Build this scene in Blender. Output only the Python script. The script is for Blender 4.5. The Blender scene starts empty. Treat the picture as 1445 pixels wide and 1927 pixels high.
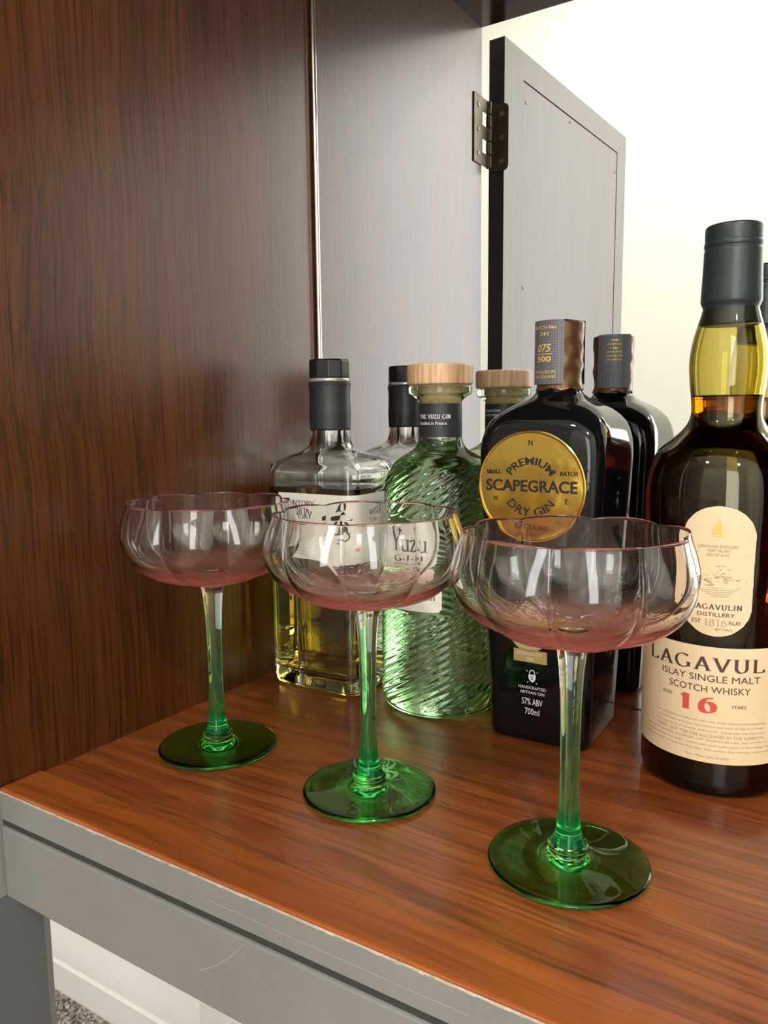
import bpy, bmesh, math, random
from math import sin, cos, pi, radians, sqrt, atan2, hypot
from mathutils import Vector, Matrix

random.seed(7)
SC = bpy.context.scene
COL = SC.collection

# ------------------------------------------------------------------ camera
# World: X right along the mirror, Y into the cabinet, Z up, shelf top = 0 (metres)
CAM_H = 0.2075
F_PX = 1466.14
yaw, pitch, roll = radians(32.408), radians(7.288), radians(-0.627)
fwd = Vector((-sin(yaw)*cos(pitch), cos(yaw)*cos(pitch), -sin(pitch)))
rgt = Vector((cos(yaw), sin(yaw), 0))
upv = rgt.cross(fwd)
R_ = cos(roll)*rgt + sin(roll)*upv
U_ = -sin(roll)*rgt + cos(roll)*upv
cd = bpy.data.cameras.new('camera')
cd.sensor_fit = 'HORIZONTAL'; cd.sensor_width = 36.0
cd.lens = F_PX/1445*36.0
cd.clip_start = 0.01
cam = bpy.data.objects.new('camera', cd); COL.objects.link(cam)
m = Matrix((R_, U_, -fwd)).transposed().to_4x4()
m.translation = Vector((0, 0, CAM_H))
cam.matrix_world = m
SC.camera = cam

# ------------------------------------------------------------------ light
SC.view_settings.view_transform = 'Standard'
SC.view_settings.look = 'None'
SC.view_settings.gamma = 1.0
SC.view_settings.use_curve_mapping = False
SC.view_settings.exposure = 0.22
cy = SC.cycles
cy.max_bounces = 18; cy.transmission_bounces = 16; cy.glossy_bounces = 7
cy.diffuse_bounces = 4; cy.transparent_max_bounces = 16
cy.caustics_reflective = True; cy.caustics_refractive = True
cy.blur_glossy = 0.6; cy.sample_clamp_indirect = 6.0

FLOOR = -0.575
CEIL = 2.02
YW = 0.60          # wall the cabinet stands against
YB = -2.05         # wall behind the camera
XL, XR = -2.3, 2.1

world = bpy.data.worlds.new('world'); SC.world = world
world.use_nodes = True
world.node_tree.nodes['Background'].inputs[0].default_value = (0.75, 0.87, 1.0, 1)
world.node_tree.nodes['Background'].inputs[1].default_value = 1.0

def area_light(name, loc, target, sx, sy, power, color):
    l = bpy.data.lights.new(name, 'AREA'); l.shape = 'RECTANGLE'
    l.size = sx; l.size_y = sy; l.energy = power; l.color = color
    o = bpy.data.objects.new(name, l); COL.objects.link(o)
    o.location = loc
    d = Vector(target)-Vector(loc)
    o.rotation_euler = d.to_track_quat('-Z', 'Y').to_euler()
    return o

# daylight entering through the window of the room
WIN1 = (0.50, 1.45, -0.35, 1.72)     # x0,x1,z0,z1 in the wall behind the camera
area_light('daylight_window_1', ((WIN1[0]+WIN1[1])/2, YB+0.03, (WIN1[2]+WIN1[3])/2),
           ((WIN1[0]+WIN1[1])/2, 0, (WIN1[2]+WIN1[3])/2), WIN1[1]-WIN1[0]-.06, WIN1[3]-WIN1[2]-.06, 32, (1.0, 0.98, 0.945))

# ------------------------------------------------------------------ helpers
def tag(o, label=None, cat=None, group=None, kind=None):
    if label: o['label'] = label
    if cat: o['category'] = cat
    if group: o['group'] = group
    if kind: o['kind'] = kind
    return o

def empty(name, loc, label, cat, group=None, rz=0):
    o = bpy.data.objects.new(name, None); COL.objects.link(o)
    o.location = loc; o.rotation_euler = (0, 0, rz)
    o.empty_display_size = 0.02
    return tag(o, label, cat, group)

def mesh_obj(name, verts, faces, mat, parent=None, smooth=False, loc=None):
    me = bpy.data.meshes.new(name)
    me.from_pydata([tuple(v) for v in verts], [], faces)
    me.validate(); me.update()
    if mat: me.materials.append(mat)
    if smooth:
        for p in me.polygons: p.use_smooth = True
    o = bpy.data.objects.new(name, me); COL.objects.link(o)
    if parent: o.parent = parent
    if loc: o.location = loc
    return o

def bm_obj(name, bm, mat, parent=None, smooth=False):
    me = bpy.data.meshes.new(name)
    bmesh.ops.recalc_face_normals(bm, faces=bm.faces)
    bm.to_mesh(me); bm.free()
    if mat: me.materials.append(mat)
    if smooth:
        for p in me.polygons: p.use_smooth = True
    o = bpy.data.objects.new(name, me); COL.objects.link(o)
    if parent: o.parent = parent
    return o

def add_box(bm, x0, x1, y0, y1, z0, z1):
    vs = [bm.verts.new(p) for p in ((x0,y0,z0),(x1,y0,z0),(x1,y1,z0),(x0,y1,z0),
                                     (x0,y0,z1),(x1,y0,z1),(x1,y1,z1),(x0,y1,z1))]
    for f in ((0,3,2,1),(4,5,6,7),(0,1,5,4),(1,2,6,5),(2,3,7,6),(3,0,4,7)):
        bm.faces.new([vs[i] for i in f])
    return vs

def box(name, x0, x1, y0, y1, z0, z1, mat, parent=None, bevel=0.0, seg=2):
    bm = bmesh.new(); add_box(bm, x0, x1, y0, y1, z0, z1)
    if bevel:
        bmesh.ops.bevel(bm, geom=bm.edges[:], offset=bevel, segments=seg, affect='EDGES', profile=0.5)
    return bm_obj(name, bm, mat, parent)

def loft(loops, cap0=True, cap1=True):
    n = len(loops[0]); V = []; Fc = []
    for L in loops: V += list(L)
    for k in range(len(loops)-1):
        a, b = k*n, (k+1)*n
        for i in range(n):
            j = (i+1) % n
            Fc.append((a+i, a+j, b+j, b+i))
    if cap0: Fc.append(tuple(reversed(range(n))))
    if cap1: Fc.append(tuple(range((len(loops)-1)*n, len(loops)*n)))
    return V, Fc

def circ(r, z, n=64):
    return [(r*cos(2*pi*i/n), r*sin(2*pi*i/n), z) for i in range(n)]

def lathe(profile, n=64, cap0=True, cap1=True):
    return loft([circ(r, z, n) for r, z in profile], cap0, cap1)

def smooth_profile(pts, sub=4):
    """Catmull-Rom through (r,z) points."""
    out = []
    P = [pts[0]] + list(pts) + [pts[-1]]
    for i in range(1, len(P)-2):
        p0, p1, p2, p3 = P[i-1:i+3]
        for k in range(sub):
            t = k/sub
            out.append(tuple(0.5*((2*p1[c]) + (-p0[c]+p2[c])*t + (2*p0[c]-5*p1[c]+4*p2[c]-p3[c])*t*t +
                             (-p0[c]+3*p1[c]-3*p2[c]+p3[c])*t**3) for c in range(len(p1))))
    out.append(tuple(pts[-1]))
    return out

def rrect(ax, ay, rc, z, nc=10, ne=4):
    """rounded rectangle loop (counter-clockwise), same count for any size"""
    rc = min(rc, ax, ay)
    pts = []
    cs = [(ax-rc, -(ay-rc), -pi/2), (ax-rc, ay-rc, 0), (-(ax-rc), ay-rc, pi/2), (-(ax-rc), -(ay-rc), pi)]
    for k, (cx, cy_, a0) in enumerate(cs):
        arc = [(cx+rc*cos(a0+pi/2*i/nc), cy_+rc*sin(a0+pi/2*i/nc)) for i in range(nc+1)]
        pts += arc
        nx = cs[(k+1) % 4]
        q = (nx[0]+rc*cos(nx[2]), nx[1]+rc*sin(nx[2])); p = arc[-1]
        for i in range(1, ne):
            t = i/ne
            pts.append((p[0]+(q[0]-p[0])*t, p[1]+(q[1]-p[1])*t))
    return [(x, y, z) for x, y in pts]

# ------------------------------------------------------------------ materials
def new_mat(name):
    mt = bpy.data.materials.new(name); mt.use_nodes = True
    nt = mt.node_tree
    return mt, nt, nt.nodes['Principled BSDF']

def plain(name, color, rough=0.5, metal=0.0, spec=0.5, coat=0.0):
    mt, nt, b = new_mat(name)
    b.inputs['Base Color'].default_value = (*color, 1)
    b.inputs['Roughness'].default_value = rough
    b.inputs['Metallic'].default_value = metal
    b.inputs['Specular IOR Level'].default_value = spec
    b.inputs['Coat Weight'].default_value = coat
    b.inputs['Coat Roughness'].default_value = 0.05
    return mt

def node(nt, t, **kw):
    n = nt.nodes.new(t)
    for k, v in kw.items():
        if hasattr(n, k): setattr(n, k, v)
        else: n.inputs[k].default_value = v
    return n

def ramp(nt, stops, fac=None):
    n = nt.nodes.new('ShaderNodeValToRGB')
    e = n.color_ramp.elements
    while len(e) > 1: e.remove(e[-1])
    e[0].position = stops[0][0]; e[0].color = (*stops[0][1], 1)
    for p, c in stops[1:]:
        k = e.new(p); k.color = (*c, 1)
    if fac is not None: nt.links.new(fac, n.inputs[0])
    return n

def noisy(name, color, amount=0.12, scale=30, rough=0.5, bump=0.0, bump_scale=200, spec=0.5):
    mt, nt, b = new_mat(name)
    tc = node(nt, 'ShaderNodeTexCoord')
    nz = node(nt, 'ShaderNodeTexNoise', Scale=scale, Detail=5.0)
    nt.links.new(tc.outputs['Object'], nz.inputs['Vector'])
    lo = tuple(c*(1-amount) for c in color); hi = tuple(min(1, c*(1+amount)) for c in color)
    r = ramp(nt, [(0.3, lo), (0.7, hi)], nz.outputs['Fac'])
    nt.links.new(r.outputs[0], b.inputs['Base Color'])
    b.inputs['Roughness'].default_value = rough
    b.inputs['Specular IOR Level'].default_value = spec
    if bump:
        n2 = node(nt, 'ShaderNodeTexNoise', Scale=bump_scale, Detail=4.0)
        nt.links.new(tc.outputs['Object'], n2.inputs['Vector'])
        bp = node(nt, 'ShaderNodeBump', Strength=bump, Distance=0.001)
        nt.links.new(n2.outputs['Fac'], bp.inputs['Height'])
        nt.links.new(bp.outputs[0], b.inputs['Normal'])
    return mt

def wood(name, dark, mid, light, axis, rough=0.3, coat=0.3, pore=0.6, wave=1.0, bump=0.1, coat_rough=0.12, spec=0.5, rings=0.22, pore_scale=(16, 330), fig=9.0):
    """Stained veneer: broad figure, fine streaks, and dark pore lines running along `axis`."""
    mt, nt, b = new_mat(name)
    L = nt.links.new
    tc = node(nt, 'ShaderNodeTexCoord')
    # gentle waviness of the grain direction
    wv = node(nt, 'ShaderNodeTexNoise', Scale=5.0, Detail=2.0)
    L(tc.outputs['Object'], wv.inputs['Vector'])
    vm = node(nt, 'ShaderNodeVectorMath', operation='MULTIPLY_ADD')
    L(wv.outputs['Color'], vm.inputs[0]); k = [0.020]*3; k[axis] = 0.0; vm.inputs[1].default_value = k
    L(tc.outputs['Object'], vm.inputs[2])
    def mapped(s_along, s_across, off=(0, 0, 0)):
        mp = node(nt, 'ShaderNodeMapping')
        sc = [s_across]*3; sc[axis] = s_along
        mp.inputs['Scale'].default_value = sc
        mp.inputs['Location'].default_value = off
        L(vm.outputs[0], mp.inputs['Vector'])
        return mp.outputs[0]
    big = node(nt, 'ShaderNodeTexNoise', Scale=1.0, Detail=3.0, Distortion=0.6)
    L(mapped(1.6*wave, 9*wave), big.inputs['Vector'])
    streak = node(nt, 'ShaderNodeTexNoise', Scale=1.0, Detail=5.0, Roughness=0.65, Distortion=0.3)
    L(mapped(5, 170), streak.inputs['Vector'])
    rg = node(nt, 'ShaderNodeTexWave', Scale=1.0, Distortion=fig, Detail=3.0)
    rg.inputs['Detail Scale'].default_value = 1.2
    rg.bands_direction = 'XYZ'[(axis+1) % 3]
    L(mapped(2.2, 14, (.3, .7, .2)), rg.inputs['Vector'])
    pores = node(nt, 'ShaderNodeTexNoise', Scale=1.0, Detail=3.0, Roughness=0.6)
    L(mapped(*pore_scale), pores.inputs['Vector'])
    a = node(nt, 'ShaderNodeMix', data_type='FLOAT'); a.inputs[0].default_value = 0.5
    L(big.outputs['Fac'], a.inputs[2]); L(streak.outputs['Fac'], a.inputs[3])
    a2 = node(nt, 'ShaderNodeMix', data_type='FLOAT'); a2.inputs[0].default_value = rings
    L(a.outputs[0], a2.inputs[2]); L(rg.outputs['Fac'], a2.inputs[3])
    cr = ramp(nt, [(0.30, dark), (0.50, mid), (0.72, light)], a2.outputs[0])
    pr = ramp(nt, [(0.38, (1-pore,)*3), (0.55, (1, 1, 1))], pores.outputs['Fac'])
    mx = node(nt, 'ShaderNodeMix', data_type='RGBA', blend_type='MULTIPLY'); mx.inputs[0].default_value = 1.0
    L(cr.outputs[0], mx.inputs[6]); L(pr.outputs[0], mx.inputs[7])
    L(mx.outputs[2], b.inputs['Base Color'])
    b.inputs['Roughness'].default_value = rough
    b.inputs['Specular IOR Level'].default_value = spec
    b.inputs['Coat Weight'].default_value = coat
    b.inputs['Coat Roughness'].default_value = coat_rough
    bp = node(nt, 'ShaderNodeBump', Strength=bump, Distance=0.0003)
    L(pr.outputs[0], bp.inputs['Height'])
    L(bp.outputs[0], b.inputs['Normal'])
    return mt

def glass(name, color=(1, 1, 1), ior=1.5, rough=0.0, absorb=None, density=0.0):
    mt = bpy.data.materials.new(name); mt.use_nodes = True
    nt = mt.node_tree; nt.nodes.clear()
    out = node(nt, 'ShaderNodeOutputMaterial')
    g = node(nt, 'ShaderNodeBsdfGlass'); g.inputs['Color'].default_value = (*color, 1)
    g.inputs['IOR'].default_value = ior; g.inputs['Roughness'].default_value = rough
    nt.links.new(g.outputs[0], out.inputs['Surface'])
    if absorb:
        v = node(nt, 'ShaderNodeVolumeAbsorption')
        v.inputs['Color'].default_value = (*absorb, 1); v.inputs['Density'].default_value = density
        nt.links.new(v.outputs[0], out.inputs['Volume'])
    return mt

def glass_grad(name, stops, zmax, ior=1.5):
    """clear glass whose own tint changes with height"""
    mt = glass(name, ior=ior); nt = mt.node_tree
    tc = node(nt, 'ShaderNodeTexCoord'); sp = node(nt, 'ShaderNodeSeparateXYZ')
    nt.links.new(tc.outputs['Object'], sp.inputs[0])
    dv = node(nt, 'ShaderNodeMath', operation='DIVIDE'); dv.inputs[1].default_value = zmax
    nt.links.new(sp.outputs['Z'], dv.inputs[0])
    r = ramp(nt, [(z/zmax, c) for z, c in stops], dv.outputs[0])
    g = [n for n in nt.nodes if n.type == 'BSDF_GLASS'][0]
    nt.links.new(r.outputs[0], g.inputs['Color'])
    return mt

M = {}
M['side_wood'] = wood('side_wood', (0.056, 0.0145, 0.0030), (0.092, 0.0255, 0.0052), (0.130, 0.040, 0.0092), 2, rough=0.30, coat=0.25, pore=0.55, coat_rough=0.26, pore_scale=(10, 560), rings=.12)
M['shelf_wood'] = wood('shelf_wood', (0.190, 0.045, 0.0095), (0.262, 0.067, 0.0145), (0.335, 0.096, 0.021), 0, rough=0.30, coat=0.4, pore=0.42, coat_rough=0.11, rings=.22, pore_scale=(14, 480), fig=14)
M['strip_wood'] = wood('strip_wood', (0.25, 0.060, 0.010), (0.33, 0.083, 0.014), (0.42, 0.115, 0.022), 0, rough=0.30, coat=0.35, pore=0.30, coat_rough=0.13, pore_scale=(10, 300), rings=.1)
M['dark_wood'] = wood('dark_wood', (0.010, 0.004, 0.002), (0.028, 0.010, 0.005), (0.05, 0.02, 0.01), 0, rough=0.22, coat=0.5, pore=0.5)
M['door_wood'] = wood('door_wood', (0.105, 0.083, 0.070), (0.125, 0.101, 0.087), (0.145, 0.12, 0.104), 2, rough=0.40, coat=0.1, pore=0.12, coat_rough=0.3, rings=.05)
M['grey_paint'] = noisy('grey_paint', (0.205, 0.205, 0.198), 0.05, 25, 0.38, 0.15, 300)
M['leg_paint'] = noisy('leg_paint', (0.085, 0.09, 0.092), 0.05, 25, 0.4, 0.15, 300)
M['groove'] = plain('painted_groove_shade', (0.03, 0.03, 0.03), 0.7)
M['wall'] = noisy('wall_plaster', (0.87, 0.87, 0.82), 0.012, 12, 0.7, 0.06, 90)
M['ceiling'] = noisy('ceiling_plaster', (0.86, 0.86, 0.84), 0.01, 12, 0.8, 0.05, 90)
M['skirting'] = noisy('skirting_gloss', (0.80, 0.80, 0.80), 0.01, 20, 0.25)
M['mirror'] = plain('mirror_silver', (0.88, 0.90, 0.89), 0.0, 1.0)
M['chrome'] = plain('chrome_strip', (0.82, 0.82, 0.80), 0.12, 1.0)
M['brass_dark'] = noisy('aged_brass', (0.10, 0.075, 0.04), 0.3, 90, 0.4, 0.2, 300)
M['brass_dark'].node_tree.nodes['Principled BSDF'].inputs['Metallic'].default_value = 0.7
M['screw'] = plain('screw_steel', (0.22, 0.20, 0.17), 0.4, 0.8)

def carpet_mat():
    mt, nt, b = new_mat('carpet_wool')
    tc = node(nt, 'ShaderNodeTexCoord')
    nz = node(nt, 'ShaderNodeTexNoise', Scale=150.0, Detail=2.0)
    nt.links.new(tc.outputs['Object'], nz.inputs['Vector'])
    r = ramp(nt, [(0.32, (0.10, 0.085, 0.07)), (0.5, (0.34, 0.29, 0.25)), (0.68, (0.62, 0.56, 0.50))], nz.outputs['Fac'])
    nt.links.new(r.outputs[0], b.inputs['Base Color'])
    b.inputs['Roughness'].default_value = 0.95
    return mt
M['carpet'] = carpet_mat()

# ------------------------------------------------------------------ room
def wall_with_hole(name, axis, pos, thick, u0, u1, z0, z1, hole=None):
    """vertical wall slab; axis 'x' = plane of constant x"""
    bm = bmesh.new()
    def bx(a0, a1, b0, b1):
        if axis == 'y': add_box(bm, a0, a1, min(pos, pos+thick), max(pos, pos+thick), b0, b1)
        else: add_box(bm, min(pos, pos+thick), max(pos, pos+thick), a0, a1, b0, b1)
    if hole:
        h0, h1, k0, k1 = hole
        bx(u0, h0, z0, z1); bx(h1, u1, z0, z1); bx(h0, h1, z0, k0); bx(h0, h1, k1, z1)
    else: bx(u0, u1, z0, z1)
    return tag(bm_obj(name, bm, M['wall']), kind='structure')

tag(box('floor', XL-.12, XR+.12, YB-.12, YW+.12, FLOOR-.1, FLOOR, M['carpet']), kind='structure')
tag(box('ceiling', XL-.12, XR+.12, YB-.12, YW+.12, CEIL, CEIL+.1, M['ceiling']), kind='structure')
wall_with_hole('wall_back', 'y', YW, .1, XL, XR, FLOOR, CEIL)
wall_with_hole('wall_front', 'y', YB, -.1, XL, XR, FLOOR, CEIL, WIN1)
wall_with_hole('wall_left', 'x', XL, -.1, YB, YW, FLOOR, CEIL)
wall_with_hole('wall_right', 'x', XR, .1, YB, YW, FLOOR, CEIL)

M['window_paint'] = plain('window_paint', (0.8, 0.8, 0.8), 0.3)
M['pane'] = glass('window_pane', (0.97, 0.98, 0.98), 1.45)
def window(name, axis, pos, a0, a1, z0, z1, out):
    bm = bmesh.new(); t = .05
    def bx(p, q, r, s, d0=0.02, d1=0.07):
        lo, hi = sorted((pos+out*d0, pos+out*d1))
        if axis == 'y': add_box(bm, p, q, lo, hi, r, s)
        else: add_box(bm, lo, hi, p, q, r, s)
    bx(a0, a0+t, z0, z1); bx(a1-t, a1, z0, z1); bx(a0+t, a1-t, z0, z0+t); bx(a0+t, a1-t, z1-t, z1)
    mid = (a0+a1)/2; bx(mid-.02, mid+.02, z0+t, z1-t)
    w = tag(bm_obj(name, bm, M['window_paint']), kind='structure')
    for p, q in ((a0+t, mid-.02), (mid+.02, a1-t)):
        bm = bmesh.new(); lo, hi = sorted((pos+out*.043, pos+out*.047))
        if axis == 'y': add_box(bm, p, q, lo, hi, z0+t, z1-t)
        else: add_box(bm, lo, hi, p, q, z0+t, z1-t)
        bm_obj('pane', bm, M['pane'], w)
    return w
window('window_1', 'y', YB, *WIN1, -1)

# skirting board with a rounded top member and a fine bead above a flat face
def skirting(name, x0, x1, y, h=0.115):
    prof = [(0, FLOOR), (-.018, FLOOR), (-.018, FLOOR+.040), (-.0205, FLOOR+.0415), (-.0205, FLOOR+.0445), (-.018, FLOOR+.046)]
    for i in range(9):
        a = pi/2*i/8
        prof.append((-.017+.012*sin(a)*sin(a), FLOOR+.048+(h-.048)*i/8))
    prof.append((0, FLOOR+h))
    V = [(x0, y+p, z) for p, z in prof]+[(x1, y+p, z) for p, z in prof]
    n = len(prof); Fc = [(i, (i+1) % n, n+(i+1) % n, n+i) for i in range(n)]
    Fc += [tuple(range(n-1, -1, -1)), tuple(range(n, 2*n))]
    return tag(mesh_obj(name, V, Fc, M['skirting']), kind='structure')
skirting('baseboard_back', XL, XR, YW)
# plinth block at the end of the run seen under the cabinet
tag(box('trim_1', -.625, -.55, YW-.026, YW-.0001, FLOOR, FLOOR+.16, M['skirting'], bevel=.003), kind='structure')

# carpet tufts, only where the opening under the cabinet shows the floor
def carpet_pile():
    V = []; Fc = []
    rnd = random.Random(3)
    for _ in range(9000):
        x = rnd.uniform(-1.1, -.45); y = rnd.uniform(.28, .575)
        r = rnd.uniform(.0016, .0034); h = rnd.uniform(.003, .0065)
        k = len(V); a0 = rnd.uniform(0, 6.28); n = 5
        for i in range(n):
            a = a0+2*pi*i/n; V.append((x+r*cos(a), y+r*sin(a), FLOOR+.0003))
        for i in range(n):
            a = a0+.4+2*pi*i/n; V.append((x+r*1.1*cos(a), y+r*1.1*sin(a), FLOOR+h*.6))
        V.append((x+rnd.uniform(-.001, .001), y+rnd.uniform(-.001, .001), FLOOR+h))
        for i in range(n):
            j = (i+1) % n
            Fc.append((k+i, k+j, k+n+j, k+n+i)); Fc.append((k+n+i, k+n+j, k+2*n))
    o = mesh_obj('carpet_pile', V, Fc, M['carpet'], smooth=True)
    return tag(o, 'speckled beige and brown loop pile carpet below the cabinet', 'carpet', kind='stuff')
carpet_pile()

# unseen ceiling light added to brighten the wall behind the camera (warm)
def added_ceiling_light(loc, power, label):
    t = empty('added_ceiling_light', loc, label, 'lamp', 'added ceiling light')
    V, Fc = lathe([(.11, 0), (.11, -.02), (.10, -.022)], 40)
    mesh_obj('housing', V, Fc, M['window_paint'], t)
    l = bpy.data.lights.new('added_ceiling_lamp', 'AREA'); l.shape = 'DISK'; l.size = .19
    l.energy = power; l.color = (1.0, 0.94, 0.85)
    o = bpy.data.objects.new('added_ceiling_lamp', l); COL.objects.link(o)
    o.parent = t; o.location = (0, 0, -.026)
added_ceiling_light((-.75, -1.25, CEIL-.0005), 17, 'unseen round white ceiling light added to brighten the wall')

def pendant(loc, power):
    t = empty('pendant_lamp', (loc[0], loc[1], CEIL), 'white pendant lamp hanging from the ceiling in front of the cabinet', 'lamp')
    h = loc[2]-CEIL
    V, Fc = lathe([(.003, h+.16), (.003, -.012)], 12); mesh_obj('cord', V, Fc, M['window_paint'], t)
    V, Fc = lathe([(.045, -.022), (.045, -.001)], 32); mesh_obj('ceiling_rose', V, Fc, M['window_paint'], t)
    V, Fc = lathe([(.13, h+.062), (.05, h+.15), (.012, h+.165), (.012, h+.160), (.046, h+.146), (.127, h+.060)], 48, False, False)
    mesh_obj('shade', V, Fc, M['window_paint'], t, smooth=True)
    l = bpy.data.lights.new('pendant_bulb', 'POINT'); l.shadow_soft_size = .045; l.energy = power; l.color = (1.0, 0.925, 0.82)
    o = bpy.data.objects.new('pendant_bulb', l); COL.objects.link(o); o.parent = t; o.location = (0, 0, h)
pendant((.85, -.88, 1.60), 46)

# ------------------------------------------------------------------ cabinet
CX0, CX1 = -.404, .46
CB = .534            # mirror surface
CTOP = .635
YF = .2316           # shelf front edge
cab = empty('drinks_cabinet', (0.028, .37, FLOOR), 'open wooden drinks cabinet with mirrored back and grey painted front', 'cabinet')
CO = Vector(cab.location)
def cbox(name, x0, x1, y0, y1, z0, z1, mat, bevel=0.0, parent=None):
    o = box(name, x0, x1, y0, y1, z0, z1, mat, cab, bevel)
    o.data.transform(Matrix.Translation(-CO))
    return o
cbox('shelf_board', CX0, CX1, .2585, CB+.006, -.018, 0, M['shelf_wood'])
cbox('front_strip', CX0, CX1, YF+.0006, .2582, -.014, .0020, M['strip_wood'], .0012)
# painted front: fascia of the shelf, a strip coloured dark for the groove's shade, lower rail
cbox('shelf_fascia', CX0, CX1, YF, YF+.018, -.0163, -.0003, M['grey_paint'], .0006)
cbox('groove_shade_strip', CX0, CX1, YF+.0014, YF+.018, -.0205, -.0162, M['groove'])
cbox('lower_rail', CX0, CX1, YF-.0002, YF+.018, -.0630, -.0203, M['grey_paint'], .0012)
cbox('side_panel', CX0-.016, CX0, .2586, CB+.006, -.018, CTOP, M['side_wood'])
cbox('side_panel', CX1, CX1+.016, .2586, CB+.006, -.018, CTOP, M['side_wood'])
cbox('front_post', CX0-.046, CX0-.0002, .2150, .2585, .0002, CTOP, M['side_wood'])
cbox('post_base', CX0-.046, CX0-.0002, .2160, .2585, -.0630, 0, M['grey_paint'], .0008)
cbox('front_post', CX1+.0002, CX1+.046, .2150, .2585, .0002, CTOP, M['side_wood'])
cbox('post_base', CX1+.0002, CX1+.046, .2160, .2585, -.0630, 0, M['grey_paint'], .0008)
cbox('top_board', CX0-.05, CX1+.05, .2135, CB+.02, CTOP+.0002, CTOP+.032, M['dark_wood'], .001)
cbox('back_panel', CX0-.016, CX1+.016, CB+.0065, CB+.016, -.063, CTOP, M['dark_wood'])
mir = cbox('mirror', CX0+.0020, CX1-.001, CB, CB+.005, .0005, CTOP-.0005, M['mirror'])
# polished half-round strip along the mirror's edge
V = []; n = 10
for z in (.0008, CTOP-.001):
    for i in range(n+1):
        a = pi*i/n
        V.append((CX0+.0030-.0019*cos(a)-CO.x, CB-.0002-.0019*sin(a)-CO.y, z-CO.z))
Fc = [(i, i+1, n+2+i, n+1+i) for i in range(n)] + [(0, n+1, 2*n+1, n), tuple(range(n, -1, -1)), tuple(range(n+1, 2*n+2))]
mesh_obj('edge_strip', V, Fc, M['chrome'], mir, smooth=False)
# legs: square posts below the corner posts, back inner edge chamfered
def leg(xi, sx, y0, y1):
    w = .042; c = .0105
    pts = [(xi, y0), (xi, y1-c), (xi-sx*c, y1), (xi-sx*w, y1), (xi-sx*w, y0)]
    V = [(x-CO.x, y-CO.y, z-CO.z) for z in (FLOOR, -.0631) for x, y in pts]
    n = len(pts); Fc = [(i, (i+1) % n, n+(i+1) % n, n+i) for i in range(n)]+[tuple(range(n))[::-1], tuple(range(n, 2*n))]
    bm = bmesh.new(); vs = [bm.verts.new(v) for v in V]
    for f in Fc: bm.faces.new([vs[i] for i in f])
    bm_obj('leg', bm, M['leg_paint'], cab)
leg(CX0-.0005, 1, .216, .2640); leg(CX1+.0005, -1, .216, .2640)
leg(CX0-.0005, 1, .500, .545); leg(CX1+.0005, -1, .500, .545)

# worn, chipped paint line where the wood meets the painted fascia, and scratches in the paint
M['bare'] = noisy('bare_primer', (.40, .35, .28), .25, 300, .7)
rw = random.Random(21); V = []; Fc = []
x = CX0+.001
while x < CX1-.004:
    l = rw.uniform(.002, .006); w0 = rw.uniform(0, .0006) if rw.random() < .93 else .0012
    k = len(V)
    V += [(x-CO.x, YF-.00012-CO.y, -.0001-w0-CO.z), (x+l-CO.x, YF-.00012-CO.y, -.0001-rw.uniform(0, .0006)-CO.z),
          (x+l-CO.x, YF+.0004-CO.y, .0004-CO.z), (x-CO.x, YF+.0004-CO.y, .0004-CO.z)]
    Fc.append((k, k+1, k+2, k+3)); x += l
worn = mesh_obj('worn_edge', V, Fc, M['bare'], cab); worn['kind'] = 'stuff'; worn['label'] = 'pale chipped paint along the shelf edge'
M['scratch'] = plain('scratched_paint', (.34, .34, .33), .5)
def scratch(pts, w, y):
    V = []; Fc = []; ribbon_pts = [(px_, pz_) for px_, pz_ in pts]
    for i, (px_, pz_) in enumerate(ribbon_pts):
        V += [(px_-CO.x, y-CO.y, pz_+w/2-CO.z), (px_-CO.x, y-CO.y, pz_-w/2-CO.z)]
        if i: Fc.append((2*i-2, 2*i-1, 2*i+1, 2*i))
    mesh_obj('scratch', V, Fc, M['scratch'], cab)
scratch([(-.243, -.0092), (-.20, -.0094), (-.17, -.0093), (-.14, -.0092), (-.113, -.0090)], .00035, YF-.0001)
scratch([(-.2503, -.0465), (-.2445, -.0432), (-.2381, -.0387), (-.232, -.0335), (-.228, -.0295), (-.2221, -.0229)], .0005, YF-.0003)
# open door, hinged on the left post, turned out a little under 90 degrees
DW, DT, DZ0, DZ1 = .420, .0197, .004, .6345
door_dir = atan2(-cos(radians(3.2)), sin(radians(3.2)))
door = bpy.data.objects.new('door', None)
bm = bmesh.new()
PS0, PS1, PZ0, PZ1 = .0505, .3815, .040, .6015
g = .0011
for a in ((0, PS0-g, DZ0, DZ1), (PS1+g, DW, DZ0, DZ1), (PS0-g, PS1+g, PZ1+g, DZ1), (PS0-g, PS1+g, DZ0, PZ0-g)):
    add_box(bm, a[0], a[1], -DT, 0, a[2], a[3])
add_box(bm, PS0-g, PS1+g, -DT+.001, -.006, PZ0-g, PZ1+g)
bmesh.ops.remove_doubles(bm, verts=bm.verts, dist=1e-6)
bm.verts.ensure_lookup_table()
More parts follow.
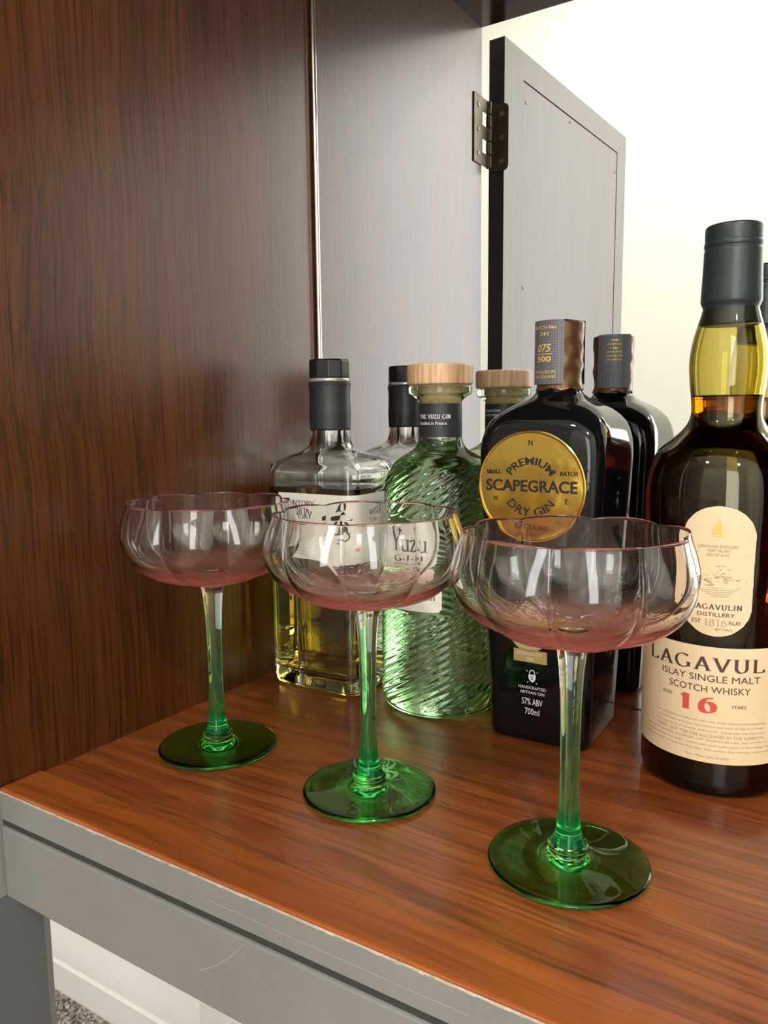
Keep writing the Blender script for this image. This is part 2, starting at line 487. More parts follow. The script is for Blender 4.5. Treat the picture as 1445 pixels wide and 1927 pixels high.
# local x runs along the door, local +y is the inner face: mirrored handedness handled by the matrix below
door = bm_obj('door', bm, M['door_wood'], cab)
dx = Vector((cos(door_dir), sin(door_dir), 0)); dn = Vector((-dx.y, dx.x, 0))
door.matrix_local = Matrix.Translation(Vector((-.390, .183, 0))-CO) @ Matrix((dx, dn, Vector((0, 0, 1)))).transposed().to_4x4()
box('door_panel', PS0, PS1, -.0055, -.0006, PZ0, PZ1, M['door_wood'], door, .0004)
box('edge_lipping', -.0009, -.0001, -DT, 0, DZ0, DZ1, plain('door_edge_paint', (.018, .016, .015), .45), door)
def screw(parent, loc, nrm_axis, r=.0022):
    V, Fc = lathe([(r, 0), (r, .0003), (r*.8, .0008), (r*.2, .0009)], 12)
    o = mesh_obj('screw', V, Fc, M['screw'], parent)
    if nrm_axis == 'y': o.rotation_euler = (-pi/2, 0, 0)
    elif nrm_axis == 'x-': o.rotation_euler = (0, -pi/2, 0)
    elif nrm_axis == 'x+': o.rotation_euler = (0, pi/2, 0)
    elif nrm_axis == 'y-': o.rotation_euler = (pi/2, 0, 0)
    o.location = loc
    return o
for s, z in ((PS0+.008, PZ1-.022), ((PS0+PS1)/2-.02, PZ1-.006), (PS1-.006, PZ1-.03), (PS0+.006, .36), (PS1+.006, .345),
             (PS0+.008, PZ0+.022), ((PS0+PS1)/2-.02, PZ0+.006), (PS1-.006, PZ0+.03)):
    screw(door, (s, -.0006, z), 'y')

def hinge(zc):
    px, py, hh = -.4024, .1990, .037
    h = empty('hinge', (0, 0, 0), None, None); h.parent = cab; h.location = Vector((px, py, zc))-CO
    # barrel of five knuckles with leaf tabs alternating left and right
    for k in range(5):
        z0 = -hh+k*2*hh/5+.0005; z1 = -hh+(k+1)*2*hh/5-.0005
        V, Fc = lathe([(.0028, z0), (.0034, z0+.0006), (.0034, z1-.0006), (.0028, z1)], 18)
        mesh_obj('knuckle', V, Fc, M['brass_dark'], h, smooth=False)
        if k % 2 == 0: box('tab', -.0016, -.0002, 0, .0164, z0, z1, M['brass_dark'], h)
        else: box('tab', 0, .0012, -.0148, 0, z0, z1, M['brass_dark'], h)
    # leaf on the post (plane x) and rounded leaf on the door edge (plane y)
    box('leaf', -.0016, -.0002, .0164, .038, -hh, hh, M['brass_dark'], h, .0004)
    pts = []
    for a in range(0, 91, 15): pts.append((.0125+.006*sin(radians(a)), hh-.006+.006*cos(radians(a))))
    outline = [(-.001, -hh), (-.001, hh)] + pts + [(x, -z) for x, z in reversed(pts)]
    V = [(x, y, z) for y in (-.0150, -.0136) for x, z in outline]
    n = len(outline); Fc = [(i, (i+1) % n, n+(i+1) % n, n+i) for i in range(n)]+[tuple(range(n)), tuple(range(n, 2*n))[::-1]]
    bm = bmesh.new(); vs = [bm.verts.new(v) for v in V]
    for f in Fc: bm.faces.new([vs[i] for i in f])
    bm_obj('leaf', bm, M['brass_dark'], h)
    for zz in (-.026, 0, .026):
        screw(h, (.010, -.0136, zz), 'y', .003)
        screw(h, (-.0002, .027, zz), 'x+', .003)
hinge(.524); hinge(.10)

# ------------------------------------------------------------------ lettering
def text_mesh(s, width=None, height=None, bold=0.0):
    """built-in sans lettering as flat triangles, centred; scaled to an exact box"""
    cu = bpy.data.curves.new('lettering_tmp', 'FONT'); cu.body = s; cu.size = 1.0
    cu.resolution_u = 3; cu.offset = bold
    ob = bpy.data.objects.new('lettering_tmp', cu)
    COL.objects.link(ob)
    dg = bpy.context.evaluated_depsgraph_get()
    me = bpy.data.meshes.new_from_object(ob.evaluated_get(dg))
    V = [(v.co.x, v.co.y) for v in me.vertices]; Fc = [tuple(p.vertices) for p in me.polygons]
    bpy.data.objects.remove(ob); bpy.data.curves.remove(cu); bpy.data.meshes.remove(me)
    return fit(V, Fc, width, height)

def fit(V, Fc, width, height):
    x0 = min(v[0] for v in V); x1 = max(v[0] for v in V); y0 = min(v[1] for v in V); y1 = max(v[1] for v in V)
    sy = height/(y1-y0) if height else None
    sx = width/(x1-x0) if width else sy
    if sy is None: sy = sx
    return [((x-(x0+x1)/2)*sx, (y-(y0+y1)/2)*sy) for x, y in V], Fc

def arc(cx, cy_, rx, ry, a0, a1, n=14):
    return [(cx+rx*cos(radians(a0+(a1-a0)*i/n)), cy_+ry*sin(radians(a0+(a1-a0)*i/n))) for i in range(n+1)]
SERIF = {   # strokes, serif points, advance
 'L': ([[(.16, 1), (.16, 0)], [(.16, .02), (.62, .02), (.66, .22)]], [(.16, 1), (.16, 0)], .72),
 'A': ([[(.40, 1), (.10, 0)], [(.40, 1), (.72, 0)], [(.2, .34), (.6, .34)]], [(.10, 0), (.72, 0)], .82),
 'G': ([arc(.46, .5, .38, .5, 48, 360-42), [(.76, .42), (.76, .08)]], [(.74, .42)], .92),
 'V': ([[(.08, 1), (.42, 0)], [(.42, 0), (.74, 1)]], [(.08, 1), (.74, 1)], .82),
 'U': ([[(.16, 1), (.16, .35)] + arc(.42, .34, .26, .33, 180, 360) + [(.68, 1)]], [(.16, 1), (.68, 1)], .84),
 'I': ([[(.16, 1), (.16, 0)]], [(.16, 1), (.16, 0)], .34),
 'N': ([[(.15, 0), (.15, 1)], [(.15, 1), (.70, 0)], [(.70, 0), (.70, 1)]], [(.15, 0), (.12, 1), (.70, 1)], .86),
 'S': ([arc(.33, .74, .22, .25, 40, 270) + arc(.33, .25, .25, .25, 90, -140)], [], .66),
 'T': ([[(.38, 1), (.38, 0)], [(.05, .82), (.07, .98), (.69, .98), (.71, .82)]], [(.38, 0)], .76),
 'O': ([arc(.46, .5, .38, .5, 0, 360, 24)], [], .92),
 'R': ([[(.16, 1), (.16, 0)], [(.16, .98), (.36, .98)] + arc(.38, .74, .22, .24, 90, -90) + [(.16, .5)], [(.36, .5), (.70, 0)]], [(.16, 1), (.16, 0), (.70, 0)], .78),
 'P': ([[(.16, 1), (.16, 0)], [(.16, .98), (.36, .98)] + arc(.38, .72, .22, .26, 90, -90) + [(.16, .46)]], [(.16, 1), (.16, 0)], .66),
 'B': ([[(.16, 1), (.16, 0)], [(.16, .98), (.34, .98)] + arc(.36, .75, .2, .23, 90, -90) + [(.16, .52)], [(.34, .52)] + arc(.38, .26, .24, .26, 90, -90) + [(.16, .02)]], [(.16, 1), (.16, 0)], .72),
 'D': ([[(.16, 1), (.16, 0)], [(.16, .98), (.34, .98)] + arc(.36, .5, .36, .48, 90, -90) + [(.16, .02)]], [(.16, 1), (.16, 0)], .84),
 'Y': ([[(.06, 1), (.38, .46)], [(.72, 1), (.38, .46)], [(.38, .46), (.38, 0)]], [(.06, 1), (.72, 1), (.38, 0)], .78),
 'W': ([[(.05, 1), (.30, 0)], [(.30, 0), (.54, .95)], [(.54, .95), (.78, 0)], [(.78, 0), (1.02, 1)]], [(.05, 1), (1.02, 1)], 1.08),
 'H': ([[(.16, 1), (.16, 0)], [(.66, 1), (.66, 0)], [(.16, .5), (.66, .5)]], [(.16, 1), (.16, 0), (.66, 1), (.66, 0)], .84),
 'K': ([[(.16, 1), (.16, 0)], [(.64, 1), (.18, .42)], [(.30, .56), (.68, 0)]], [(.16, 1), (.16, 0), (.64, 1), (.68, 0)], .78),
 'Z': ([[(.08, .82), (.10, .98), (.60, .98)], [(.62, 1), (.08, 0)], [(.08, .02), (.62, .02), (.66, .2)]], [], .72),
 'E': ([[(.16, 1), (.16, 0)], [(.16, .98), (.56, .98), (.58, .82)], [(.16, .52), (.48, .52)], [(.16, .02), (.58, .02), (.62, .2)]], [(.16, 1), (.16, 0)], .68),
 'F': ([[(.16, 1), (.16, 0)], [(.16, .98), (.56, .98), (.58, .8)], [(.16, .52), (.46, .52)]], [(.16, 1), (.16, 0)], .62),
 'M': ([[(.14, 0), (.14, 1)], [(.14, 1), (.46, .05)], [(.46, .05), (.80, 1)], [(.80, 1), (.80, 0)]], [(.14, 0), (.80, 0), (.12, 1), (.82, 1)], .96),
 'C': ([arc(.46, .5, .38, .5, 48, 360-48)], [], .84),
 'u': ([[(.14, .62), (.14, .22)] + arc(.34, .20, .20, .20, 180, 340) , [(.56, .62), (.56, 0)]], [(.10, .62), (.52, .62), (.60, 0)], .70),
 'z': ([[(.06, .5), (.08, .60), (.42, .60)], [(.44, .62), (.06, 0)], [(.06, .02), (.44, .02), (.47, .14)]], [], .54),
 '1': ([[(.10, .80), (.30, 1)], [(.30, 1), (.30, 0)]], [(.30, 0)], .52),
 '6': ([arc(.40, .32, .26, .32, 0, 360, 22), [(.62, .94)] + arc(.62, .36, .48, .60, 110, 180)], [], .78),
 '8': ([arc(.36, .74, .20, .25, 0, 360, 20), arc(.36, .26, .25, .27, 0, 360, 20)], [], .72),
 ' ': ([], [], .45), '.': ([[(.08, .0), (.08, .06)]], [], .2), '*': ([[(.1, .28), (.1, .42)], [(.03, .35), (.17, .35)]], [], .25),
}
def ribbon(V, Fc, pts, thick, thin, pen=18):
    n = len(pts); k0 = len(V)
    L = []
    for i in range(n):
        a = pts[max(0, i-1)]; b = pts[min(n-1, i+1)]
        dx_, dy_ = b[0]-a[0], b[1]-a[1]; l = hypot(dx_, dy_) or 1
        ang = atan2(dy_, dx_)
        w = thin+(thick-thin)*abs(sin(ang-radians(pen)))**1.3
        nx, ny = -dy_/l*w/2, dx_/l*w/2
        V.append((pts[i][0]+nx, pts[i][1]+ny)); V.append((pts[i][0]-nx, pts[i][1]-ny))
    for i in range(n-1):
        a = k0+2*i; Fc.append((a, a+1, a+3, a+2))
def dens(p, k=3):
    out = []
    for i in range(len(p)-1):
        for j in range(k):
            t = j/k; out.append((p[i][0]+(p[i+1][0]-p[i][0])*t, p[i][1]+(p[i+1][1]-p[i][1])*t))
    return out+[p[-1]]
def serif_mesh(s, width=None, height=None, thick=.17, thin=.05, track=.0, serif=.13):
    V = []; Fc = []; x = 0
    for ch in s:
        st, se, adv = SERIF[ch]
        for p in st:
            # break polylines at sharp corners so every straight stroke gets its own weight
            seg = [p[0]]
            for i in range(1, len(p)):
                seg.append(p[i])
                if i < len(p)-1:
                    a1 = atan2(p[i][1]-p[i-1][1], p[i][0]-p[i-1][0]); a2 = atan2(p[i+1][1]-p[i][1], p[i+1][0]-p[i][0])
                    if abs((a2-a1+pi) % (2*pi)-pi) > .6:
                        ribbon(V, Fc, [(q[0]+x, q[1]) for q in (seg if len(seg) > 4 else dens(seg))], thick, thin); seg = [p[i]]
            ribbon(V, Fc, [(q[0]+x, q[1]) for q in (seg if len(seg) > 4 else dens(seg))], thick, thin)
        for (px_, py_) in se:
            up = 0 if py_ < .5 and py_ < .3 else -thin
            k = len(V); h = thin
            y0 = py_ if py_ < .3 else py_-h
            V += [(x+px_-serif, y0), (x+px_+serif, y0), (x+px_+serif, y0+h), (x+px_-serif, y0+h)]
            Fc.append((k, k+1, k+2, k+3))
        x += adv+track
    return fit(V, Fc, width, height)

class Print:
    """collects flat lettering and maps it on to a surface; each line of writing is a part of its own"""
    def __init__(self): self.lines = []; self.V = []; self.F = []
    def add(self, VF, fn):
        V, Fc = VF; self.lines.append(([fn(x, y) for x, y in V], Fc)); return self
    def poly(self, pts, fn):
        k = len(self.V); self.V += [fn(x, y) for x, y in pts]; self.F.append(tuple(range(k, k+len(pts)))); return self
    def strip(self, pts, w, fn):
        V = []; Fc = []; ribbon(V, Fc, pts, w, w); k = len(self.V)
        self.V += [fn(x, y) for x, y in V]; self.F += [tuple(k+i for i in f) for f in Fc]; return self
    def build(self, name, mat, parent, drawing='printed_mark'):
        for V, Fc in self.lines: mesh_obj(name, V, Fc, mat, parent)
        if self.V: mesh_obj(drawing if self.lines else name, self.V, self.F, mat, parent)

# ------------------------------------------------------------------ coupe glasses
CLEAR = (1.0, 1.0, 1.0)
M['bowl_glass'] = glass_grad('pink_to_clear_glass', [(0.1000, (1.0, .96, .95)), (0.1045, (1.0, .86, .85)), (0.1090, (1.0, .76, .75)), (0.1140, (1.0, .84, .83)),
                    (0.1210, (.994, .987, .984)), (.1543, (.994, .990, .986)), (.1552, (1.0, .84, .84)), (.1562, (1.0, .74, .74))], .16)
M['stem_glass'] = glass_grad('green_to_clear_stem_glass', [(0.0, (.22, .84, .46)), (.016, (.30, .87, .52)), (.03, (.60, .93, .70)), (.060, (.72, .95, .78)), (.090, (.95, .99, .96)), (.102, (.99, .985, .98))], .11)
M['foot_glass'] = glass('green_foot_glass', (.68, .93, .66), 1.5)

M['bowl_inner'] = glass('clear_bowl_glass', (.996, .994, .992), 1.5)

def tint_glow(mt, color, stops, zmax, bump=0.0):
    """milky scatter mixed into the tint imitates light glowing through the glass"""
    nt = mt.node_tree; L = nt.links.new
    out = [n for n in nt.nodes if n.type == 'OUTPUT_MATERIAL'][0]; g = [n for n in nt.nodes if n.type == 'BSDF_GLASS'][0]
    tc = node(nt, 'ShaderNodeTexCoord'); sp = node(nt, 'ShaderNodeSeparateXYZ'); L(tc.outputs['Object'], sp.inputs[0])
    dv = node(nt, 'ShaderNodeMath', operation='DIVIDE'); dv.inputs[1].default_value = zmax; L(sp.outputs['Z'], dv.inputs[0])
    r = ramp(nt, [(z/zmax, (v, v, v)) for z, v in stops], dv.outputs[0])
    tr = node(nt, 'ShaderNodeBsdfTranslucent'); tr.inputs['Color'].default_value = (*color, 1)
    df = node(nt, 'ShaderNodeBsdfDiffuse'); df.inputs['Color'].default_value = (*color, 1)
    m1 = node(nt, 'ShaderNodeMixShader'); m1.inputs[0].default_value = .5; L(tr.outputs[0], m1.inputs[1]); L(df.outputs[0], m1.inputs[2])
    m2 = node(nt, 'ShaderNodeMixShader'); L(r.outputs[0], m2.inputs[0]); L(g.outputs[0], m2.inputs[1]); L(m1.outputs[0], m2.inputs[2])
    L(m2.outputs[0], out.inputs['Surface'])
    if bump:
        nz = node(nt, 'ShaderNodeTexNoise', Scale=150.0, Detail=2.0); L(tc.outputs['Object'], nz.inputs['Vector'])
        mu = node(nt, 'ShaderNodeMath', operation='MULTIPLY'); L(r.outputs[0], mu.inputs[0]); L(nz.outputs['Fac'], mu.inputs[1])
        bp = node(nt, 'ShaderNodeBump', Strength=bump, Distance=.004); L(mu.outputs[0], bp.inputs['Height']); L(bp.outputs[0], g.inputs['Normal'])
tint_glow(M['bowl_glass'], (1.0, .38, .34), [(.1000, .06), (.1046, .44), (.1090, .42), (.1120, .28), (.1160, .10), (.1215, .0), (.1545, .0), (.1555, .25)], .16, .8)
tint_glow(M['stem_glass'], (.02, .62, .24), [(.0, .12), (.02, .12), (.032, .03), (.06, .02), (.085, 0)], .11)

def coupe(loc, rz, label):
    NL, N = 8, 224
    t = empty('coupe_glass', loc, label, 'glass', 'pink and green coupe glasses', rz)
    # outer and inner bowl profile: radius, height, scallop depth
    outer = smooth_profile([(.0072, .1030, .0), (.0095, .1042, .015), (.0170, .1058, .05), (.0290, .1090, .085), (.0400, .1140, .105), (.0485, .1215, .115),
                            (.0528, .1300, .115), (.0535, .1370, .11), (.0518, .1450, .095), (.0496, .1515, .075), (.0487, .1550, .068)], 4)
    inner = smooth_profile([(.0480, .1552, .068), (.0488, .1515, .075), (.0510, .1450, .095), (.0527, .1370, .110), (.0520, .1305, .115),
                            (.0477, .1226, .115), (.0390, .1157, .098), (.0280, .1112, .07), (.0160, .1084, .03), (.0070, .1074, .0), (.0006, .1072, .0)], 4)
    def ring(r, z, a):
        L = []
        for i in range(N):
            th = 2*pi*i/N
            ph_ = (th*NL/(2*pi)) % 1.0; x_ = abs(2*ph_-1); lobe = 1-x_**2.0   # rounded petals meeting in creases
            zz = z
            if z > .150: zz = z+.0011*(lobe-.7)*((z-.150)/.005)
            L.append((r*(1-a+a*lobe*1.12)*cos(th), r*(1-a+a*lobe*1.12)*sin(th), zz))
        return L
    loops = [ring(*p) for p in outer] + [ring(.0484, .1555, .068)] + [ring(*p) for p in inner]
    V, Fc = loft(loops, False, True)
    bo = mesh_obj('bowl', V, Fc, M['bowl_glass'], t, smooth=True)
    bo.data.materials.append(M['bowl_inner'])            # the pink tint lies in the outer skin only
    for i, p in enumerate(bo.data.polygons):
        if i >= N*(len(outer)+1): p.material_index = 1
    stem = smooth_profile([(.0080, .0105), (.0064, .0135), (.0055, .0180), (.0048, .026), (.0044, .045), (.0046, .070), (.0053, .088), (.0063, .098), (.0072, .1030)], 5)
    V, Fc = lathe(stem, 48, False, False)
    mesh_obj('stem', V, Fc, M['stem_glass'], t, smooth=True)
    foot = [(.0002, .0004), (.012, .0012), (.024, .0006), (.0345, .0002), (.0360, .0006), (.0366, .0014), (.0362, .0022), (.0350, .0026), (.028, .0030),
            (.020, .0037), (.0135, .0047), (.0105, .0056), (.0090, .0066), (.0087, .0078), (.0094, .0089), (.0092, .0098), (.0080, .0105)]
    V, Fc = lathe(foot[:4]+smooth_profile(foot[3:], 3)[1:], 96, True, False)
    mesh_obj('foot', V, Fc, M['foot_glass'], t, smooth=True)
    return t
coupe((-.3405, .3388, .0003), radians(11), 'scalloped pink coupe glass on a green foot, standing by the wooden side panel')
coupe((-.2269, .3392, .0003), radians(20), 'scalloped pink coupe glass on a green foot, standing in front of the ribbed green bottle')
coupe((-.1103, .3290, .0003), radians(8), 'scalloped pink coupe glass on a green foot, standing before the black square bottle')

# ------------------------------------------------------------------ shared bottle materials
M['clear_glass'] = glass('clear_bottle_glass', (.985, .992, .98), 1.5)
M['cream_paper'] = noisy('cream_label_paper', (.80, .78, .70), .03, 200, .55, .15, 900)
M['tan_paper'] = noisy('tan_label_paper', (.78, .60, .38), .03, 260, .6, .15, 900)
M['ink'] = plain('black_ink', (.012, .012, .014), .5)
M['ink_grey'] = plain('grey_ink', (.22, .20, .18), .6)
M['ink_brown'] = plain('brown_ink', (.06, .040, .03), .55)
M['ink_faint'] = plain('faint_brown_ink', (.42, .31, .20), .6)
M['ink_red'] = plain('red_ink', (.62, .075, .055), .5)
M['white_ink'] = plain('white_print', (.78, .78, .78), .45)
M['gold_ink'] = plain('gold_print', (.80, .56, .14), .35, .25)
M['black_matt'] = noisy('black_matt_sleeve', (.016, .017, .019), .1, 120, .48, .2, 500)
M['black_gloss'] = plain('black_gloss_plastic', (.008, .008, .009), .12)
M['whisky_gold'] = glass('pale_gold_whisky', (1, 1, 1), 1.36, 0, (.93, .80, 0.02), 34)
M['green_glass'] = glass('green_ribbed_glass', (.97, .99, .96), 1.40, 0, (.32, .76, .22), 9)

# ------------------------------------------------------------------ square clear whisky bottle
def whisky_square():
    t = empty('whisky_bottle', (-.3505, .4780, .0003), 'square clear whisky bottle of pale gold spirit with black faceted cap', 'bottle')
    AX, AY, RC = .0405, .0305, .0105
    spec = [(AX-.0060, AY-.0060, .006, .0006), (AX-.0035, AY-.0035, .008, .0), (AX-.0015, AY-.0015, .009, .0012), (AX-.0003, AY-.0003, RC, .0040), (AX, AY, RC, .0080),
            (AX, AY, RC, .04), (AX, AY, RC, .08), (AX, AY, RC, .12), (AX, AY, RC, .160), (AX, AY, RC, .1655), (AX-.0005, AY-.0005, RC, .1685), (AX-.0022, AY-.0022, RC, .1708),
            (AX-.0050, AY-.0046, RC, .1725), (.0300, .0225, .0110, .1752), (.0235, .0195, .0135, .1780), (.0190, .0178, .0165, .1806),
            (.0165, .0165, .0165, .1835), (.0153, .0153, .0153, .1875), (.0149, .0149, .0149, .192), (.0149, .0149, .0149, .2290), (.0140, .0140, .0140, .2300)]
    loops = [rrect(*s) for s in spec]
    V, Fc = loft(loops)
    w = .0034
    inner = [(AX-w-.006, AY-w-.006, .005, .0125), (AX-w-.002, AY-w-.002, .006, .0132), (AX-w, AY-w, RC-w, .0165)] + \
            [(a-w, b-w, max(c-w, .004), z-(0 if z < .16 else .0030)) for a, b, c, z in spec[5:-1]] + [(.009, .009, .009, .2275)]
    il = [rrect(*s) for s in inner]
    V2, F2 = loft(il)
    k = len(V)
    mesh_obj('bottle_glass', V+V2, Fc+[tuple(k+i for i in reversed(f)) for f in F2], M['clear_glass'], t, smooth=True)
    LV = .1530; e = .0005
    ll = [rrect(a+e, b+e, c, max(z-e, .0120)) for a, b, c, z in inner if z < LV] + [rrect(AX-w+e, AY-w+e, RC-w, LV-.0006), rrect(AX-w-.0006, AY-w-.0006, RC-w, LV)]
    V, Fc = loft(ll)
    mesh_obj('whisky', V, Fc, M['whisky_gold'], t, smooth=True)['label'] = 'pale gold whisky inside the bottle'
    # shrink sleeve, clear collar, ten-sided cap
    prof = smooth_profile([(.0152, .1945), (.0154, .2000), (.0157, .2060), (.0154, .2130), (.0153, .2200), (.0155, .2255), (.0158, .2280), (.0160, .2292), (.0150, .2299)], 3)
    V, Fc = lathe(prof, 48); mesh_obj('neck_sleeve', V, Fc, M['black_matt'], t, smooth=True)
    V, Fc = lathe([(.0150, .2300), (.0155, .2304), (.0156, .2318), (.0153, .2326), (.0148, .2328)], 48)
    mesh_obj('collar_ring', V, Fc, plain('clear_collar', (.55, .53, .48), .12, .6), t, smooth=True)
    bm = bmesh.new()
    V, Fc = lathe([(.0156, .2330), (.0156, .2455), (.0148, .2466)], 10)
    vs = [bm.verts.new(v) for v in V]
    for f in Fc: bm.faces.new([vs[i] for i in f])
    bmesh.ops.bevel(bm, geom=bm.edges[:], offset=.0006, segments=2, affect='EDGES', profile=.5)
    bm_obj('cap', bm, M['black_gloss'], t).rotation_euler = (0, 0, .3)
    # wrap-round label
    off = .00035
    def pt(u, z, o=off):
        """u = arc length along the body from the middle of the front face, + to the right"""
        s = 1 if u >= 0 else -1; a = abs(u); fl = AX-RC; q = RC*pi/2
        if a <= fl: x, y, nx, ny = a, -AY, 0, -1
        elif a <= fl+q:
            th = (a-fl)/RC; x, y, nx, ny = fl+RC*sin(th), -(AY-RC)-RC*cos(th), sin(th), -cos(th)
        else: x, y, nx, ny = AX, -(AY-RC)+(a-fl-q), 1, 0
        return (s*(x+nx*o), y+ny*o, z)
    u0, u1, z0, z1 = -.0265, .0770, .0935, .1490
    n = 60; us = [u0+(u1-u0)*i/n for i in range(n+1)]
    V = [pt(u, z) for z in (z0, z1) for u in us]+[pt(u, z, .00002) for z in (z0, z1) for u in us]
    k = n+1; Fc = []
    for i in range(n):
        Fc += [(i, i+1, k+i+1, k+i), (2*k+i+1, 2*k+i, 3*k+i, 3*k+i+1), (i+1, i, 2*k+i, 2*k+i+1), (k+i, k+i+1, 3*k+i+1, 3*k+i)]
    Fc += [(0, k, 3*k, 2*k), (k-1, 3*k-1, 4*k-1, 2*k-1)]
    lab = mesh_obj('label_paper', V, Fc, M['cream_paper'], t)
    lab['label'] = 'off-white paper label wrapped around front and side'
    P = lambda cu, cz: (lambda x, y: pt(cu+x, cz+y, off+.0002))
    b = Print(); r = Print(); gr = Print()
    b.add(serif_mesh('SUNTORY', .0270, .0046, .15, .05, .06), P(-.0065, .1415))
    b.add(serif_mesh('WHISKY', .0230, .0046, .15, .05, .06), P(-.0085, .1335))
    gr.add(text_mesh('JAPANESE BLENDED', .0185, .0016), P(-.0100, .1283))
    r.add(serif_mesh('TOKI', .0125, .0036, .15, .06, .08), P(-.0130, .1230))
    for i in range(7):
        gr.add(text_mesh('blended in harmony of old and new' if i % 2 else 'smooth silky and vivid with time', .0170-.0015*(i % 3), .0013), P(-.0150, .1175-.0030*i))
    # brushed character
    def blob(pts): b.poly([(x*.001, y*.001) for x, y in pts], P(.0300, .1230))
    blob([(-5.6, 13.4), (.6, 18.6), (2.2, 20.4), (3.4, 20.0), (4.2, 17.6), (3.6, 15.6), (.4, 14.6), (-2.4, 14.5)])
    blob([(-9.6, 9.0), (-8.6, 10.6), (-4, 11.6), (-1.0, 12.0), (1.0, 14.2), (2.6, 14.6), (3.2, 12.8), (7.6, 10.4), (8.6, 9.4), (7.8, 8.0), (4.0, 8.2), (-2, 8.4), (-6, 7.6), (-9.0, 7.6)])
    b.strip([(-x*.001, y*.001) for x, y in ((3.6, 7.4), (6.4, 4.0), (9.2, 1.6))], .0018, P(.0300, .1230))
    b.strip([(x*.001, y*.001) for x, y in ((0, 7.8), (.2, 3.2), (-.4, -2.0))], .0020, P(.0300, .1230))
    b.strip([(x*.001, y*.001) for x, y in ((2.8, 7.0), (6.4, 4.6), (10.4, 3.8))], .0016, P(.0300, .1230))
    blob([(-5.4, 2.6), (-3.0, 3.6), (-.8, 2.2), (-2.0, .4), (-4.6, .6)]); blob([(2.0, 3.2), (5.0, 2.6), (5.4, .6), (2.6, .2)])
    b.strip([(x*.001, y*.001) for x, y in arc(.6, -4.2, 5.6, 4.2, 160, -150, 20)], .0011, P(.0300, .1230))
    b.strip([(x*.001, y*.001) for x, y in ((-7.0, -2.6), (-2.0, -2.0), (6.8, -1.8))], .0009, P(.0300, .1230))
    b.strip([(x*.001, y*.001) for x, y in ((-5.0, -9.6), (-3.0, -10.6), (-.6, -10.8))], .0012, P(.0300, .1230))
    for i, row in enumerate(((-1.2, 1.2), (-1.2, 1.2))):
        r.poly([(-.0019, -.0004-.0019*i), (.0019, -.0004-.0019*i), (.0019, .0011-.0019*i), (-.0019, .0011-.0019*i)], P(.0420, .1075))
    b.add(serif_mesh('SUNTORY', .0180, .0030, .15, .05, .06), P(.0650, .1414))
    b.add(serif_mesh('WHISKY', .0160, .0036, .15, .05, .06), P(.0640, .1355))
    r.add(serif_mesh('TOKI', .0100, .0032, .15, .06, .08), P(.0612, .1300))
    b.build('lettering', M['ink'], lab, 'brush_character'); r.build('lettering', M['ink_red'], lab, 'seal_stamp'); gr.build('lettering', M['ink_grey'], lab)
whisky_square()

